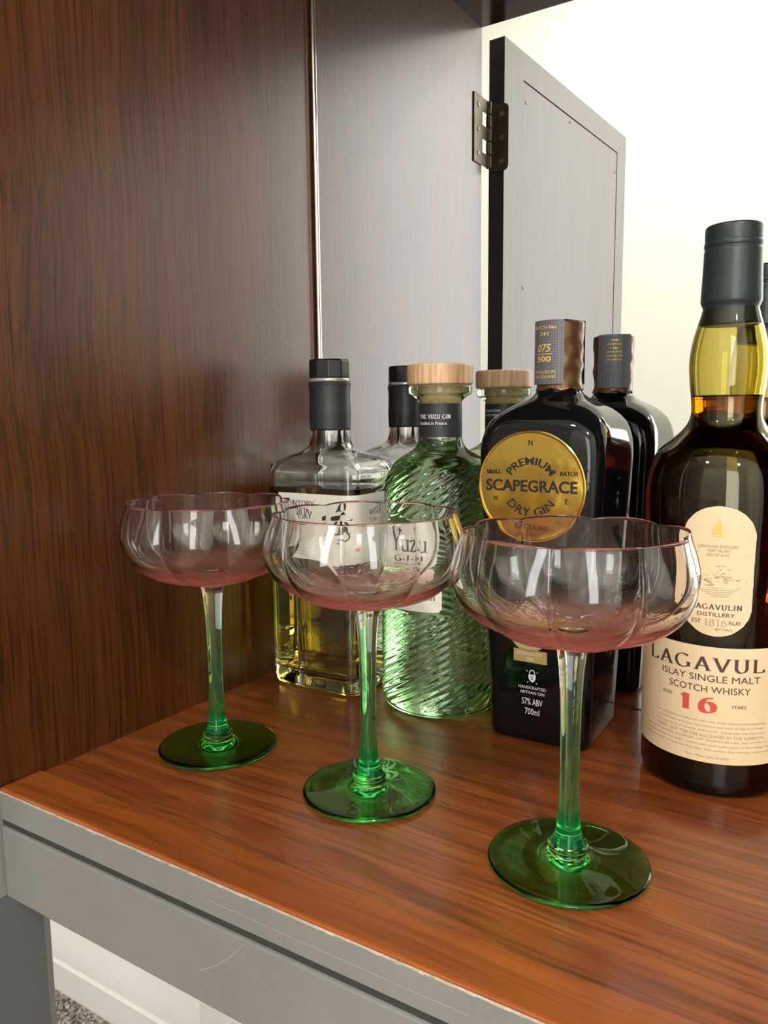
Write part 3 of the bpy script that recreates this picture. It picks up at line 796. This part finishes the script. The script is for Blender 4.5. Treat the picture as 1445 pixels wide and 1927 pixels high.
# ------------------------------------------------------------------ round ribbed green gin bottle
def gin_green():
    cx, cy_ = -.2577, .4800
    t = empty('gin_bottle', (cx, cy_, .0003), 'pale green round gin bottle with spiral ribs and wooden stopper', 'bottle')
    face = atan2(-cy_, -cx)               # direction from the bottle to the viewer
    lab_mid = face-radians(26)            # label faces a little to the left of that
    N = 420; RIBS = 26
    prof = smooth_profile([(.0330, .0006), (.0375, .0004), (.0402, .0022), (.0416, .0060), (.0421, .0110), (.0419, .0300), (.0412, .0700), (.0405, .1100), (.0396, .1450),
                           (.0388, .1560), (.0372, .1640), (.0335, .1712), (.0275, .1765), (.0215, .1795), (.0176, .1822), (.0156, .1860), (.0147, .1905)], 1)
    dense = []
    for i in range(len(prof)-1):
        k = max(1, int((hypot(prof[i+1][1]-prof[i][1], prof[i+1][0]-prof[i][0]))/.0011))
        for j in range(k):
            s = j/k; dense.append((prof[i][0]+(prof[i+1][0]-prof[i][0])*s, prof[i][1]+(prof[i+1][1]-prof[i][1])*s))
    dense.append(prof[-1])
    # light smoothing of the profile
    for _ in range(6):
        dense = [dense[0]]+[((dense[i-1][0]+2*dense[i][0]+dense[i+1][0])/4, (dense[i-1][1]+2*dense[i][1]+dense[i+1][1])/4) for i in range(1, len(dense)-1)]+[dense[-1]]
    loops = []
    for r, z in dense:
        fz = min(1, max(0, (z-.006)/.006))*min(1, max(0, (.172-z)/.010))
        L = []
        for i in range(N):
            a = 2*pi*i/N
            amp = .00038*fz
            d = (a-lab_mid+pi) % (2*pi)-pi
            if .070 < z < .140:     # flat ground for the label
                m_ = min(1, max(0, (abs(d)-radians(37))/radians(3)))
                mz = 1-min(1, max(0, min(z-.070, .140-z)/.0025))
                amp *= max(m_, mz)
            ph = RIBS*a - z*1180.0
            rr = r+amp*(abs(sin(ph/2))*2-1.0)
            L.append((rr*cos(a), rr*sin(a), z))
        loops.append(L)
    for r, z in smooth_profile([(.0147, .1905), (.0145, .2000), (.0145, .2100), (.0152, .2145), (.0180, .2172), (.0212, .2190), (.0219, .2205), (.0219, .2240), (.0208, .2252)], 3)[1:]:
        loops.append(circ(r, z, N))
    V, Fc = loft(loops)
    k = len(V)
    iv = smooth_profile([(.0010, .1770), (.0112, .1772), (.0115, .1800), (.0112, .1900), (.0110, .2010)], 2)
    V2, F2 = lathe(iv, 64)
    mesh_obj('bottle_glass', V+V2, Fc+[tuple(k+i for i in reversed(f)) for f in F2], M['green_glass'], t, smooth=True)
    M['cork'] = noisy('cork', (.60, .46, .24), .2, 400, .8, .3, 900)
    V, Fc = lathe([(.0098, .2005), (.0108, .2012), (.0112, .2215), (.0112, .2252)], 48)
    # stopper: wooden disc with cork plug
    M['stopper_wood'] = wood('stopper_wood', (.44, .24, .12), (.60, .37, .20), (.72, .48, .29), 2, rough=.45, coat=.0, pore=.35, wave=6)
    st_prof = [(.0100, .2254), (.0216, .2254), (.0224, .2260), (.0226, .2270), (.0226, .2378), (.0222, .2388), (.0212, .2393)]
    V3, F3 = lathe(st_prof, 72)
    so = mesh_obj('stopper', V3, F3, M['stopper_wood'], t, smooth=False)
    mesh_obj('cork_plug', V, Fc, M['cork'], so, smooth=True)
    # black band round the neck with a loose folded end
    n = 72; V = []
    for o in (.0004, .0001):
        for z in (.1900, .2128):
            for i in range(n): V.append(((.0146+o)*cos(2*pi*i/n), (.0146+o)*sin(2*pi*i/n), z))
    Fc = []
    for i in range(n):
        j = (i+1) % n
        Fc += [(i, j, n+j, n+i), (2*n+j, 2*n+i, 3*n+i, 3*n+j), (j, i, 2*n+i, 2*n+j), (n+i, n+j, 3*n+j, 3*n+i)]
    band = mesh_obj('neck_band', V, Fc, M['black_matt'], t, smooth=False)
    band['label'] = 'black paper band around the neck'
    def cyl(a0, r): return lambda x, y: (r*cos(a0+x/r), r*sin(a0+x/r), y)
    def at(a0, r, z): return lambda x, y: (r*cos(a0+x/r), r*sin(a0+x/r), z+y)
    pr = Print()
    pr.add(serif_mesh('THE YUZU GIN', .0240, .0030, .17, .06, .03), at(face-radians(18), .0152, .2040))
    pr.add(text_mesh('Distilled in France', .0215, .0022), at(face-radians(24), .0152, .1995))
    pr.add(text_mesh('EXCLUSIVE CITRUS', .022, .0018), at(face+pi, .0152, .2075)); pr.add(text_mesh('SPIRIT OF YUZU', .020, .0018), at(face+pi, .0152, .2040))
    pr.build('lettering', M['white_ink'], band)
    fl = [(0, -.0030), (.0085, .0045), (.0118, -.0005), (.0118, -.0118)]
    V = []
    for o in (.0007, .0004):
        for x, y in fl:
            lift = .0 if x < .002 else .0004
            a = face+radians(6)+x/.015; V.append(((.0148+o+lift)*cos(a), (.0148+o+lift)*sin(a), .2005+y))
    mesh_obj('band_end', V, [(0, 1, 2, 3), (7, 6, 5, 4), (0, 4, 5, 1), (1, 5, 6, 2), (2, 6, 7, 3), (3, 7, 4, 0)], M['black_matt'], band)
    # two cream labels, one above the other, on the flat ground
    def label(name, a0, a1, z0, z1, rtop, cut=0.0):
        n = 36; R = .0421; V = []
        for o in (.0006, .0001):
            for row in range(9):
                z = z0+(z1-z0)*row/8
                for i in range(n+1):
                    s = i/n
                    # rounded corners
                    ins = 0
                    for zz in (z-z0, z1-z):
                        if zz < rtop: ins = max(ins, rtop-sqrt(max(0, rtop*rtop-(rtop-zz)**2)))
                    sp = (a1-a0)*R
                    u = -sp/2+ins+(sp-2*ins)*s
                    a = (a0+a1)/2+u/R
                    V.append(((R+o-.0000-(z*.009))*cos(a), (R+o-(z*.009))*sin(a), z))
        k = 9*(n+1); Fc = []
        for row in range(8):
            for i in range(n):
                a = row*(n+1)+i; Fc.append((a, a+1, a+n+2, a+n+1)); Fc.append((k+a+1, k+a, k+a+n+1, k+a+n+2))
        return mesh_obj(name, V, Fc, M['cream_paper'], t)
    lo, hi = lab_mid-radians(33), lab_mid+radians(27)
    l1 = label('label_paper', lo, hi, .0985, .1335, .003)
    l2 = label('label_paper', lo, hi, .0755, .0965, .002)
    l1['label'] = 'cream paper label with large serif lettering'; l2['label'] = 'lower cream paper label'
    lm = (lo+hi)/2
    p1 = Print()
    rr = lambda z: .0421-.009*z+.0009
    p1.add(serif_mesh('Yuzu', .0300, .0160, .16, .035, .02), at(lm, rr(.119), .1210))
    p1.add(serif_mesh('G*I*N', .0240, .0046, .16, .05, .12), at(lm, rr(.108), .1078))
    p1.add(text_mesh('DISTILLED DRY GIN WITH YUZU', .024, .0012), at(lm, rr(.103), .1030))
    p1.build('lettering', M['ink'], l1)
    p2 = Print(); p2.add(serif_mesh('REFRESH', .0235, .0030, .16, .05, .12), at(lm+radians(8), rr(.085), .0850)); p2.build('lettering', M['ink'], l2)
gin_green()

# ------------------------------------------------------------------ black square gin bottle
def gin_black():
    t = empty('gin_bottle', (-.1713, .4760, .0003), 'glossy black square gin bottle with round gold medallion label', 'bottle')
    M['black_glass'] = plain('black_bottle_glass', (.0035, .0035, .004), .04, 0, .4, .0)
    spec = [(.0270, .006, .0006), (.0300, .007, .0002), (.0318, .008, .0016), (.0325, .0085, .0045)]
    for i in range(1, 9):
        z = .0045+(.1780-.0045)*i/8; spec.append((.0325+.0067*i/8, .0085+.002*i/8, z))
    spec += [(.0392, .0110, .1840), (.0388, .0120, .1900), (.0378, .0135, .1955), (.0360, .015, .2005), (.0332, .0165, .2045), (.0296, .017, .2080), (.0254, .0165, .2108), (.0212, .016, .2130),
             (.0178, .0155, .2150), (.0156, .0150, .2168), (.0143, .0143, .2185), (.0136, .0136, .2210), (.0134, .0134, .2300)]
    V, Fc = loft([rrect(a, a, rc, z, 10, 6) for a, rc, z in spec])
    mesh_obj('bottle_glass', V, Fc, M['black_glass'], t, smooth=True)
    def fa(z): return .0325+.0067*min(1, max(0, (z-.0045)/.1735))      # half width at height z
    face = lambda cx, cz, o=.0004: (lambda x, y: (cx+x, -fa(cz+y)-o, cz+y))
    # capsule: crinkled bronze foil
    M['foil'] = noisy('bronze_foil', (.115, .058, .024), .15, 60, .33, .5, 160); M['foil'].node_tree.nodes['Principled BSDF'].inputs['Metallic'].default_value = .6
    rnd = random.Random(5); ph = [rnd.uniform(0, 6.28) for _ in range(6)]
    loops = []
    for r, z in smooth_profile([(.0146, .2200), (.0142, .2215), (.0139, .2250), (.0140, .2300), (.0145, .2340), (.0141, .2385), (.0145, .2430), (.0142, .2480), (.0147, .2530), (.0149, .2580), (.0147, .2605), (.0138, .2612)], 3):
        L = []
        for i in range(64):
            a = 2*pi*i/64
            w = .00022*(sin(3*a+ph[0]+z*300)+sin(5*a+ph[1]-z*420)+.7*sin(9*a+ph[2]+z*700))*(1 if z < .254 else .3)
            L.append(((r+w)*cos(a), (r+w)*sin(a), z+(.0008*sin(7*a) if z < .2205 else 0)))
        loops.append(L)
    V, Fc = loft(loops); mesh_obj('capsule', V, Fc, M['foil'], t, smooth=True)['label'] = 'crinkled bronze foil capsule'
    # paper strip laid over the capsule, front and back
    mt, nt, bs = new_mat('charcoal_strip_paper')
    tc = node(nt, 'ShaderNodeTexCoord'); mp = node(nt, 'ShaderNodeMapping'); mp.inputs['Rotation'].default_value = (0, .78, 0); mp.inputs['Scale'].default_value = (1, 1, 1)
    ck = node(nt, 'ShaderNodeTexChecker', Scale=900.0)
    nt.links.new(tc.outputs['Object'], mp.inputs[0]); nt.links.new(mp.outputs[0], ck.inputs['Vector'])
    ck.inputs['Color1'].default_value = (.085, .08, .09, 1); ck.inputs['Color2'].default_value = (.14, .135, .15, 1)
    nt.links.new(ck.outputs['Color'], bs.inputs['Base Color']); bs.inputs['Roughness'].default_value = .5
    sa = atan2(-.4760, .1713)-radians(38.5)
    path = []
    for i in range(13): path.append((.0156, .2235+.0375*i/12, 1))
    for i in range(1, 6): path.append((.0156*cos(pi*i/6), .2612+.0006, 0))
    half = .0128
    V = []; Fc = []
    for (side, sgn) in ((0, 1), (1, -1)):
        a0 = sa+pi*side
        k = len(V); nx, nz = 14, 12
        for o in (.0, -.0003):
            for j in range(nz+1):
                z = .2232+.0385*j/nz
                for i in range(nx+1):
                    u = -half+2*half*i/nx; a = a0+u/.0152
                    V.append(((.0153+o)*cos(a), (.0153+o)*sin(a), z))
        q = (nx+1)*(nz+1)
        for j in range(nz):
            for i in range(nx):
                p = k+j*(nx+1)+i
                Fc.append((p, p+1, p+nx+2, p+nx+1)); Fc.append((q+p+1, q+p, q+p+nx+1, q+p+nx+2))
    # bridge over the top
    k = len(V)
    for i in range(15):
        u = -half+2*half*i/14
        for a0 in (sa, sa+pi):
            s = u if a0 == sa else -u
            a = a0+s/.0152; V.append((.0153*cos(a), .0153*sin(a), .2617))
    for i in range(14): Fc.append((k+2*i, k+2*i+2, k+2*i+3, k+2*i+1))
    strip = mesh_obj('seal_strip', V, Fc, mt, t); strip['label'] = 'charcoal paper seal strip with gold lettering over the cap'
    at = lambda a0, z, r=.0156: (lambda x, y: (r*cos(a0+x/r), r*sin(a0+x/r), z+y))
    gp = Print()
    gp.add(text_mesh('BATCH No:', .0170, .0021, .01), at(sa, .2573)); gp.add(text_mesh('241', .0064, .0024, .01), at(sa, .2535))
    sl = lambda z: (lambda x, y: at(sa, z)(x+.25*y, y))
    gp.add(text_mesh('075', .0096, .0048, .012), sl(.2450)); gp.strip([(-.0062, 0), (-.003, 0), (0, 0), (.003, 0), (.0062, 0)], .0004, at(sa, .2414)); gp.add(text_mesh('500', .0104, .0034, .02), at(sa, .2384))
    gp.add(text_mesh('DISTILLED IN', .0160, .0018), at(sa, .2306)); gp.add(text_mesh('NEW ZEALAND', .0168, .0018), at(sa, .2277))
    for i, s in enumerate(('NEVER', 'FAR FROM', 'TAKE A', 'BOLD MOVE', 'AND ALWAYS', 'A FORTUNE')): gp.add(text_mesh(s, .0012*len(s), .0013), at(sa+pi, .2575-.0028*i))
    gp.build('lettering', M['gold_ink'], strip)
    # gold medallion
    mt, nt, bs = new_mat('gold_foil'); bs.inputs['Base Color'].default_value = (.70, .46, .09, 1); bs.inputs['Metallic'].default_value = 1.0; bs.inputs['Roughness'].default_value = .12
    tc = node(nt, 'ShaderNodeTexCoord'); nz = node(nt, 'ShaderNodeTexNoise', Scale=55.0, Detail=2.0); nt.links.new(tc.outputs['Object'], nz.inputs['Vector'])
    bp = node(nt, 'ShaderNodeBump', Strength=.18, Distance=.002); nt.links.new(nz.outputs['Fac'], bp.inputs['Height']); nt.links.new(bp.outputs[0], bs.inputs['Normal'])
    GC, GZ, GR = -.0025, .1622, .0338
    fz = face(GC, GZ, 0)
    V = []; n = 96
    rings = [(GR, .0001), (GR, .0009), (GR-.0006, .0013), (GR-.0014, .0012), (GR-.0018, .0008), (GR*.66, .0008), (GR*.33, .0008), (.0004, .0008)]
    for r, o in rings:
        for i in range(n):
            a = 2*pi*i/n; V.append(face(GC, GZ, o)(r*cos(a), r*sin(a)))
    Fc = []
    for q in range(len(rings)-1):
        for i in range(n): Fc.append((q*n+i, q*n+(i+1) % n, (q+1)*n+(i+1) % n, (q+1)*n+i))
    Fc.append(tuple((len(rings)-1)*n+i for i in range(n)))
    med = mesh_obj('medallion', V, Fc, mt, t); med['label'] = 'round gold foil medallion with embossed black lettering'
    o2 = .0011
    p = Print()
    def bend(R, cz, up=True):
        def fn(x, y):
            if up: a = pi/2-x/R; rr = R+y
            else: a = -pi/2+x/R; rr = R-y
            return face(GC, GZ, o2)(rr*cos(a), cz+rr*sin(a))
        return fn
    p.add(text_mesh('SCAPEGRACE', .0575, .0072, .022), face(GC, GZ+.0005, o2))
    p.add(text_mesh('PREMIUM', .0330, .0046, .012), bend(.0165, -.0010))
    p.add(text_mesh('DRY GIN', .0310, .0052, .008), bend(.0165, .0010, False))
    p.add(serif_mesh('SMALL', .0098, .0026, .2, .08, .05), face(GC-.0235, GZ+.0085, o2)); p.add(serif_mesh('BATCH', .0104, .0026, .2, .08, .05), face(GC+.0235, GZ+.0085, o2))
    p.add(text_mesh('N', .0024, .0032), face(GC, GZ+.0263, o2)); p.add(text_mesh('W', .0034, .0030), face(GC-.0225, GZ-.0078, o2))
    p.add(text_mesh('E', .0022, .0030), face(GC+.0225, GZ-.0078, o2)); p.add(text_mesh('S', .0026, .0030), face(GC, GZ-.0190, o2))
    p.add(text_mesh('NEW ZEALAND', .0215, .0024), face(GC, GZ-.0245, o2))
    p.build('lettering', M['ink'], med)
    # award seal and lower print
    M['gold_label'] = plain('gold_sticker', (.60, .42, .16), .35, .4)
    AC, AZ, AR = -.0040, .0720, .0125
    def disc(r, o): return [face(AC, AZ, o)(r*cos(2*pi*i/64), r*sin(2*pi*i/64)) for i in range(64)]
    V = disc(AR, .0001)+disc(AR, .0005); Fc = [tuple(range(64, 128)), tuple(reversed(range(64)))]+[(i, (i+1) % 64, 64+(i+1) % 64, 64+i) for i in range(64)]
    aw = mesh_obj('award_sticker', V, Fc, M['gold_label'], t); aw['label'] = 'round gold and white award sticker'
    mesh_obj('sticker_centre', disc(AR*.68, .0007), [tuple(range(64))], M['white_ink'], aw)
    q = Print(); q.add(text_mesh('IWSC', .0090, .0032), face(AC, AZ+.0035, .0009)); q.add(text_mesh('TROPHY', .0102, .0023), face(AC, AZ-.0010, .0009)); q.add(text_mesh('2018', .0050, .0018), face(AC, AZ-.0046, .0009))
    q.build('lettering', M['ink'], aw)
    q = Print()
    def abend(x, y):
        R = AR*.83; a = -pi/2+x/R; rr = R-y; return face(AC, AZ, .0007)(rr*cos(a), rr*sin(a))
    q.add(text_mesh('PREMIUM  QUALITY AWARD  MOST', .040, .0019), abend); q.build('lettering', M['white_ink'], aw)
    V = [face(-.0030, .0568, o)(x, y) for o in (.0001, .0005) for x, y in ((-.0108, -.0040), (.0108, -.0040), (.0108, .0040), (-.0108, .0040))]
    gl = mesh_obj('gold_tag', V, [(3, 2, 1, 0), (4, 5, 6, 7), (0, 1, 5, 4), (1, 2, 6, 5), (2, 3, 7, 6), (3, 0, 4, 7)], M['gold_label'], t)
    q = Print(); q.add(text_mesh('LONDON DRY', .0170, .0024), face(-.0030, .0585, .0007)); q.add(text_mesh('GIN', .0048, .0024), face(-.0030, .0551, .0007)); q.build('lettering', M['white_ink'], gl)
    q = Print(); c = -.0018; o = .0003
    q.poly([(-.0023, .0018), (.0023, .0018), (.0023, -.0008), (.0014, -.0024), (0, -.0034), (-.0014, -.0024), (-.0023, -.0008)], face(c, .0433, o))
    q.strip(arc(0, .0022, .0017, .0024, 0, 180, 12), .0006, face(c, .0433, o))
    for x, y, dx_, dy_ in ((-.003, .0034, -.0008, .0008), (.003, .0030, .0008, .0008), (-.0026, -.003, -.0007, -.0008), (.0026, -.0032, .0008, -.001)): q.strip([(x, y), (x+dx_, y+dy_)], .0004, face(c, .0433, o))
    q.add(text_mesh('HANDCRAFTED', .0180, .0019), face(c, .0364, o)); q.add(text_mesh('ARTISAN GIN', .0160, .0019), face(c, .0332, o))
    q.add(text_mesh('57% ABV', .0135, .0042), face(c, .0272, o)); q.add(text_mesh('700ml', .0095, .0042), face(c, .0208, o))
    q.build('lettering', M['white_ink'], t)
    q = Print(); q.add(text_mesh('S', .0016, .0024), face(c, .0430, o+.0002)); q.build('lettering', M['ink'], t)
    # raised glass lettering running down the side
    def sidef(cy_, cz, o_):
        return lambda x, y: (fa(cz-x)+o_, cy_+y, cz-x)
    V, Fc = text_mesh('NEW ZEALAND', .118, .0085)
    vv = [sidef(.004, .108, .0006)(x, y) for x, y in V]+[sidef(.004, .108, -.0003)(x, y) for x, y in V]
    n = len(V); ed = {}
    for f in Fc:
        for i in range(len(f)):
            e = (f[i], f[(i+1) % len(f)]); ed[e] = ed.get(e, 0)+1
    sides = [(a, b, n+b, n+a) for (a, b) in ed if (b, a) not in ed]
    mesh_obj('embossed_lettering', vv, list(Fc)+sides, M['black_glass'], t)['label'] = 'raised black glass lettering down the side'
gin_black()

# ------------------------------------------------------------------ tall dark single malt bottle
def malt():
    cx, cy_ = -.0717, .4640
    t = empty('whisky_bottle', (cx, cy_, .0003), 'tall dark round whisky bottle with bulbous amber neck and tan labels', 'bottle')
    face = atan2(-cy_, -cx)
    M['olive_glass'] = glass('olive_bottle_glass', (.97, .96, .90), 1.5, 0, (.80, .73, .05), 420)
    M['amber'] = glass('amber_whisky', (1, 1, 1), 1.36, 0, (.855, .66, .05), 190)
    body = smooth_profile([(.0300, .0012), (.0345, .0002), (.0372, .0016), (.0384, .0050), (.0387, .0120), (.0388, .0600), (.0392, .1000), (.0400, .1350), (.0408, .1520), (.0405, .1650), (.0388, .1755),
                           (.0348, .1840), (.0285, .1900), (.0225, .1955), (.0192, .2005), (.0180, .2055), (.0184, .2125), (.0194, .2210), (.0200, .2300), (.0197, .2370), (.0185, .2445), (.0168, .2510), (.0150, .2570), (.0138, .2620), (.0132, .2660), (.0132, .2950)], 4)
    V, Fc = lathe(body, 96)
    k = len(V)
    wall = lambda z: .0021+.0040*min(1, max(0, (.205-z)/.03))
    inn = [(max(.0006, r-wall(z)), max(z, .0085)) for r, z in body if z > .004]
    inn = [(.0006, .0105), (.020, .0095), (.031, .0088)] + [p for p in inn if p[1] > .0086 and p[1] < .292]
    V2, F2 = lathe(inn, 96)
    mesh_obj('bottle_glass', V+V2, Fc+[tuple(k+i for i in reversed(f)) for f in F2], M['olive_glass'], t, smooth=True)
    LV = .2145; e = .0004
    lq = [(r+e, z-e if z < .012 else z) for r, z in inn if z < LV]
    lq += [(lq[-1][0]+.0003, LV)]
    V, Fc = lathe(lq, 96)
    mesh_obj('whisky', V, Fc, M['amber'], t, smooth=True)['label'] = 'dark amber whisky inside the bottle'
    M['capsule'] = noisy('dark_green_capsule', (.018, .028, .029), .08, 150, .36, .15, 500)
    cp = smooth_profile([(.0160, .2520), (.0157, .2526), (.0149, .2560), (.0141, .2595), (.0143, .2615), (.0152, .2635), (.0154, .2660), (.0150, .2760), (.0147, .2860), (.0146, .2905), (.0143, .2912), (.0143, .2920),
                         (.0147, .2928), (.0147, .2945), (.0143, .2952), (.0144, .2965), (.0144, .3015), (.0141, .3030), (.0133, .3036)], 3)
    V, Fc = lathe(cp, 64); mesh_obj('capsule', V, Fc, M['capsule'], t, smooth=True)['label'] = 'dark green matt capsule over the cork'
    def rad_at(z):
        for i in range(len(body)-1):
            if body[i][1] <= z <= body[i+1][1] and body[i+1][1] > body[i][1]:
                s = (z-body[i][1])/(body[i+1][1]-body[i][1]); return body[i][0]+(body[i+1][0]-body[i][0])*s
        return .0388
    def at(a0, zc, o=.0007): return lambda x, y: ((rad_at(zc+y)+o)*cos(a0+x/.0395), (rad_at(zc+y)+o)*sin(a0+x/.0395), zc+y)
    # wrap-round lower label
    n = 96; V = []; z0, z1 = .0200, .0835
    for o in (.0005, .0001):
        for z in (z0, (z0+z1)/2, z1):
            for i in range(n): a = 2*pi*i/n; r = rad_at(z)+o; V.append((r*cos(a), r*sin(a), z))
    Fc = []
    for i in range(n):
        j = (i+1) % n
        for q in (0, 1): Fc += [(q*n+i, q*n+j, (q+1)*n+j, (q+1)*n+i), (3*n+q*n+j, 3*n+q*n+i, 3*n+(q+1)*n+i, 3*n+(q+1)*n+j)]
        Fc += [(j, i, 3*n+i, 3*n+j), (2*n+i, 2*n+j, 5*n+j, 5*n+i)]
    lab = mesh_obj('label_paper', V, Fc, M['tan_paper'], t, smooth=False); lab['label'] = 'tan paper label wrapped around the lower body'
    rnd = random.Random(11)
    a0 = face-radians(5)
    b = Print(); r = Print(); fb = Print()
    b.add(serif_mesh('LAGAVULIN', .0790, .0078, .17, .045, .12), at(face+radians(1), .0742))
    b.add(text_mesh('ISLAY SINGLE MALT', .0520, .0036), at(a0+radians(1), .0665)); b.add(text_mesh('SCOTCH WHISKY', .0420, .0036), at(a0+radians(1), .0605))
    b.add(serif_mesh('AGED', .0060, .0018, .16, .07, .1), at(a0-.0215/.0395, .0545)); b.add(serif_mesh('YEARS', .0078, .0018, .16, .07, .1), at(a0+.0160/.0395, .0520))
    r.add(serif_mesh('16', .0190, .0096, .30, .06, .30, .17), at(a0-.0040/.0395, .0520))
    for i, s in enumerate(('Lochs and streams running over rocky falls, barley malted uncommercial peat', 'slow distillation and long maturation in oak casks all help us to shape',
                           'rich robust and smoky character. Time say the islanders', 'TAKES OUT THE FIRE but LEAVES IN THE WARMTH',
                           'THE STRANGE HORSE OF SUINABHAL by William Black', 'I had been away two years myself and I had been close to the whisky country', 'and the water of the spring that will make the whisky red as the sun')):
        fb.add(text_mesh(s, (.060 if i < 4 else .078)-.002*(i % 2), .0014 if i != 3 else .0017), at(a0+radians(2), .0428-.0026*i))
    fb.add(text_mesh('Port Ellen, Isle of Islay', .022, .0014), at(a0+radians(2), .0232))
    b.build('lettering', M['ink_brown'], lab); r.build('lettering', M['ink_red'], lab); fb.build('lettering', M['ink_faint'], lab)
    # engraving at the label's left side
    en = Print()
    for _ in range(26):
        x = rnd.uniform(-.006, .004); y = rnd.uniform(-.013, .013); an = rnd.uniform(-.6, 1.9); l = rnd.uniform(.0012, .0035)
        en.strip([(x, y), (x+l*.5*cos(an)+.0004, y+l*.5*sin(an)), (x+l*cos(an), y+l*sin(an))], .0005, at(face-radians(86), .0660))
    en.build('engraving', M['ink_brown'], lab)
    # tall oval label above
    hw, zb, zt = .0172, .0895, .1580
    zc0, zc1 = zb+hw*.95, zt-hw*.95
    out = []
    for i in range(33): a = pi*i/32; out.append((hw*cos(a), zc1-.12375+hw*.95*sin(a)))
    for i in range(33): a = pi+pi*i/32; out.append((hw*cos(a), zc0-.12375+hw*.95*sin(a)))
    out = [(x+rnd.uniform(-.00025, .00025), y+rnd.uniform(-.00025, .00025)) for x, y in out]
    fo = face-radians(1)
    V = []; Fc = []
    rows = 20
    # fill as horizontal slices so the paper follows the curve of the glass
    m_ = len(out)
    half_r = [out[i] for i in range(0, 33)]            # right (top) .. over the top to left
    def span(y):
        t_ = y
        if t_ > zc1-.12375: d = t_-(zc1-.12375); w_ = hw*sqrt(max(0, 1-(d/(hw*.95))**2))
        elif t_ < zc0-.12375: d = (zc0-.12375)-t_; w_ = hw*sqrt(max(0, 1-(d/(hw*.95))**2))
        else: w_ = hw
        return w_
    ys = []
    for i in range(15): ys.append(zb-.12375+hw*.95*(1-cos(pi/2*i/14)))
    for i in range(1, 12): ys.append(zc0-.12375+(zc1-zc0)*i/12)
    for i in range(15): ys.append(zc1-.12375+hw*.95*sin(pi/2*i/14))
    nx = 16
    for o in (.0006, .0002):
        for y in ys:
            w_ = max(.0006, span(y))+rnd.uniform(-.0002, .0002)
            for i in range(nx+1): V.append(at(fo, .12375, o)(-w_+2*w_*i/nx, y))
    q = len(ys)*(nx+1)
    for j in range(len(ys)-1):
        for i in range(nx):
            p = j*(nx+1)+i; Fc.append((p, p+1, p+nx+2, p+nx+1)); Fc.append((q+p+1, q+p, q+p+nx+1, q+p+nx+2))
    ov = mesh_obj('label_paper', V, Fc, M['tan_paper'], t); ov['label'] = 'tall oval tan paper label with a gold sailing boat'
    gd = Print()
    gd.poly([(-.0036, -.0030), (-.0005, .0042), (.0001, .0050), (.0001, -.0030)], at(fo, .1468, .0009)); gd.poly([(.0004, -.0030), (.0004, .0050), (.0022, -.0028)], at(fo, .1468, .0009))
    gd.poly([(-.0032, -.0034), (.0030, -.0034), (.0018, -.0042), (-.0018, -.0042)], at(fo, .1468, .0009)); gd.build('sailing_boat', M['gold_ink'], ov)
    b = Print(); fb = Print()
    for s, w_, y in (('LAGAVULIN DISTILLERY', .0190, .1372), ('PORT ELLEN', .0098, .1350), ('ISLE OF ISLAY', .0108, .1328)): fb.add(text_mesh(s, w_, .0014), at(fo, y, .0009))
    b.add(serif_mesh('LAGAVULIN', .0245, .0030, .17, .05, .12), at(fo, .1053, .0009)); b.add(text_mesh('DISTILLERY', .0180, .0021), at(fo, .1012, .0009))
    b.add(serif_mesh('EST', .0045, .0022, .16, .06, .1), at(fo-.0094/.0395, .0972, .0009)); b.add(serif_mesh('ISLAY', .0060, .0020, .16, .06, .1), at(fo+.0092/.0395, .0972, .0009))
    fb.add(serif_mesh('1816', .0106, .0040, .12, .05, .06), at(fo, .0970, .0009))
    for _ in range(14):
        x = rnd.uniform(-.008, .007); fb.strip([(x, rnd.uniform(-.0008, .0002)), (x+.0008, .0006), (x+.0016, rnd.uniform(-.001, .0004))], .00022, at(fo, .0935, .0009))
    # faint engraving of a distillery by the shore
    for _ in range(46):
        x = rnd.gauss(0, .006); y = rnd.gauss(0, .0016) if abs(x) > .003 else rnd.gauss(.0015, .0024)
        x = max(-.013, min(.013, x)); l = rnd.uniform(.0008, .0024)
        fb.strip([(x, y), (x+l, y+rnd.uniform(-.0005, .0005))], .00028, at(fo, .1200, .0009))
    for i in range(5): fb.strip([(-.011+.002*i, -.0050-.0011*i), (0, -.0052-.0011*i), (.011-.0015*i, -.0050-.0011*i)], .00025, at(fo, .1205, .0009))
    b.build('lettering', M['ink_brown'], ov); fb.build('lettering', M['ink_faint'], ov)
    # amber light through an embossed crest, painted as orange marks on the body
    cr = Print(); M['crest_glow'] = plain('orange_crest_glow', (.62, .16, .02), .35)
    fc = face+radians(41)
    cr.strip([(-.004, .003), (-.0042, -.001), (-.002, -.0026)], .0012, at(fc, .110)); cr.strip([(-.004, .004), (0, .0046), (.005, .004)], .0022, at(fc, .110))
    cr.strip([(-.003, -.004), (.001, -.0046), (.005, -.004)], .0009, at(fc, .110)); cr.strip([(0, .003), (.0012, 0), (.003, -.003)], .0014, at(fc, .110))
    cr.build('crest_glow', M['crest_glow'], t)
malt()
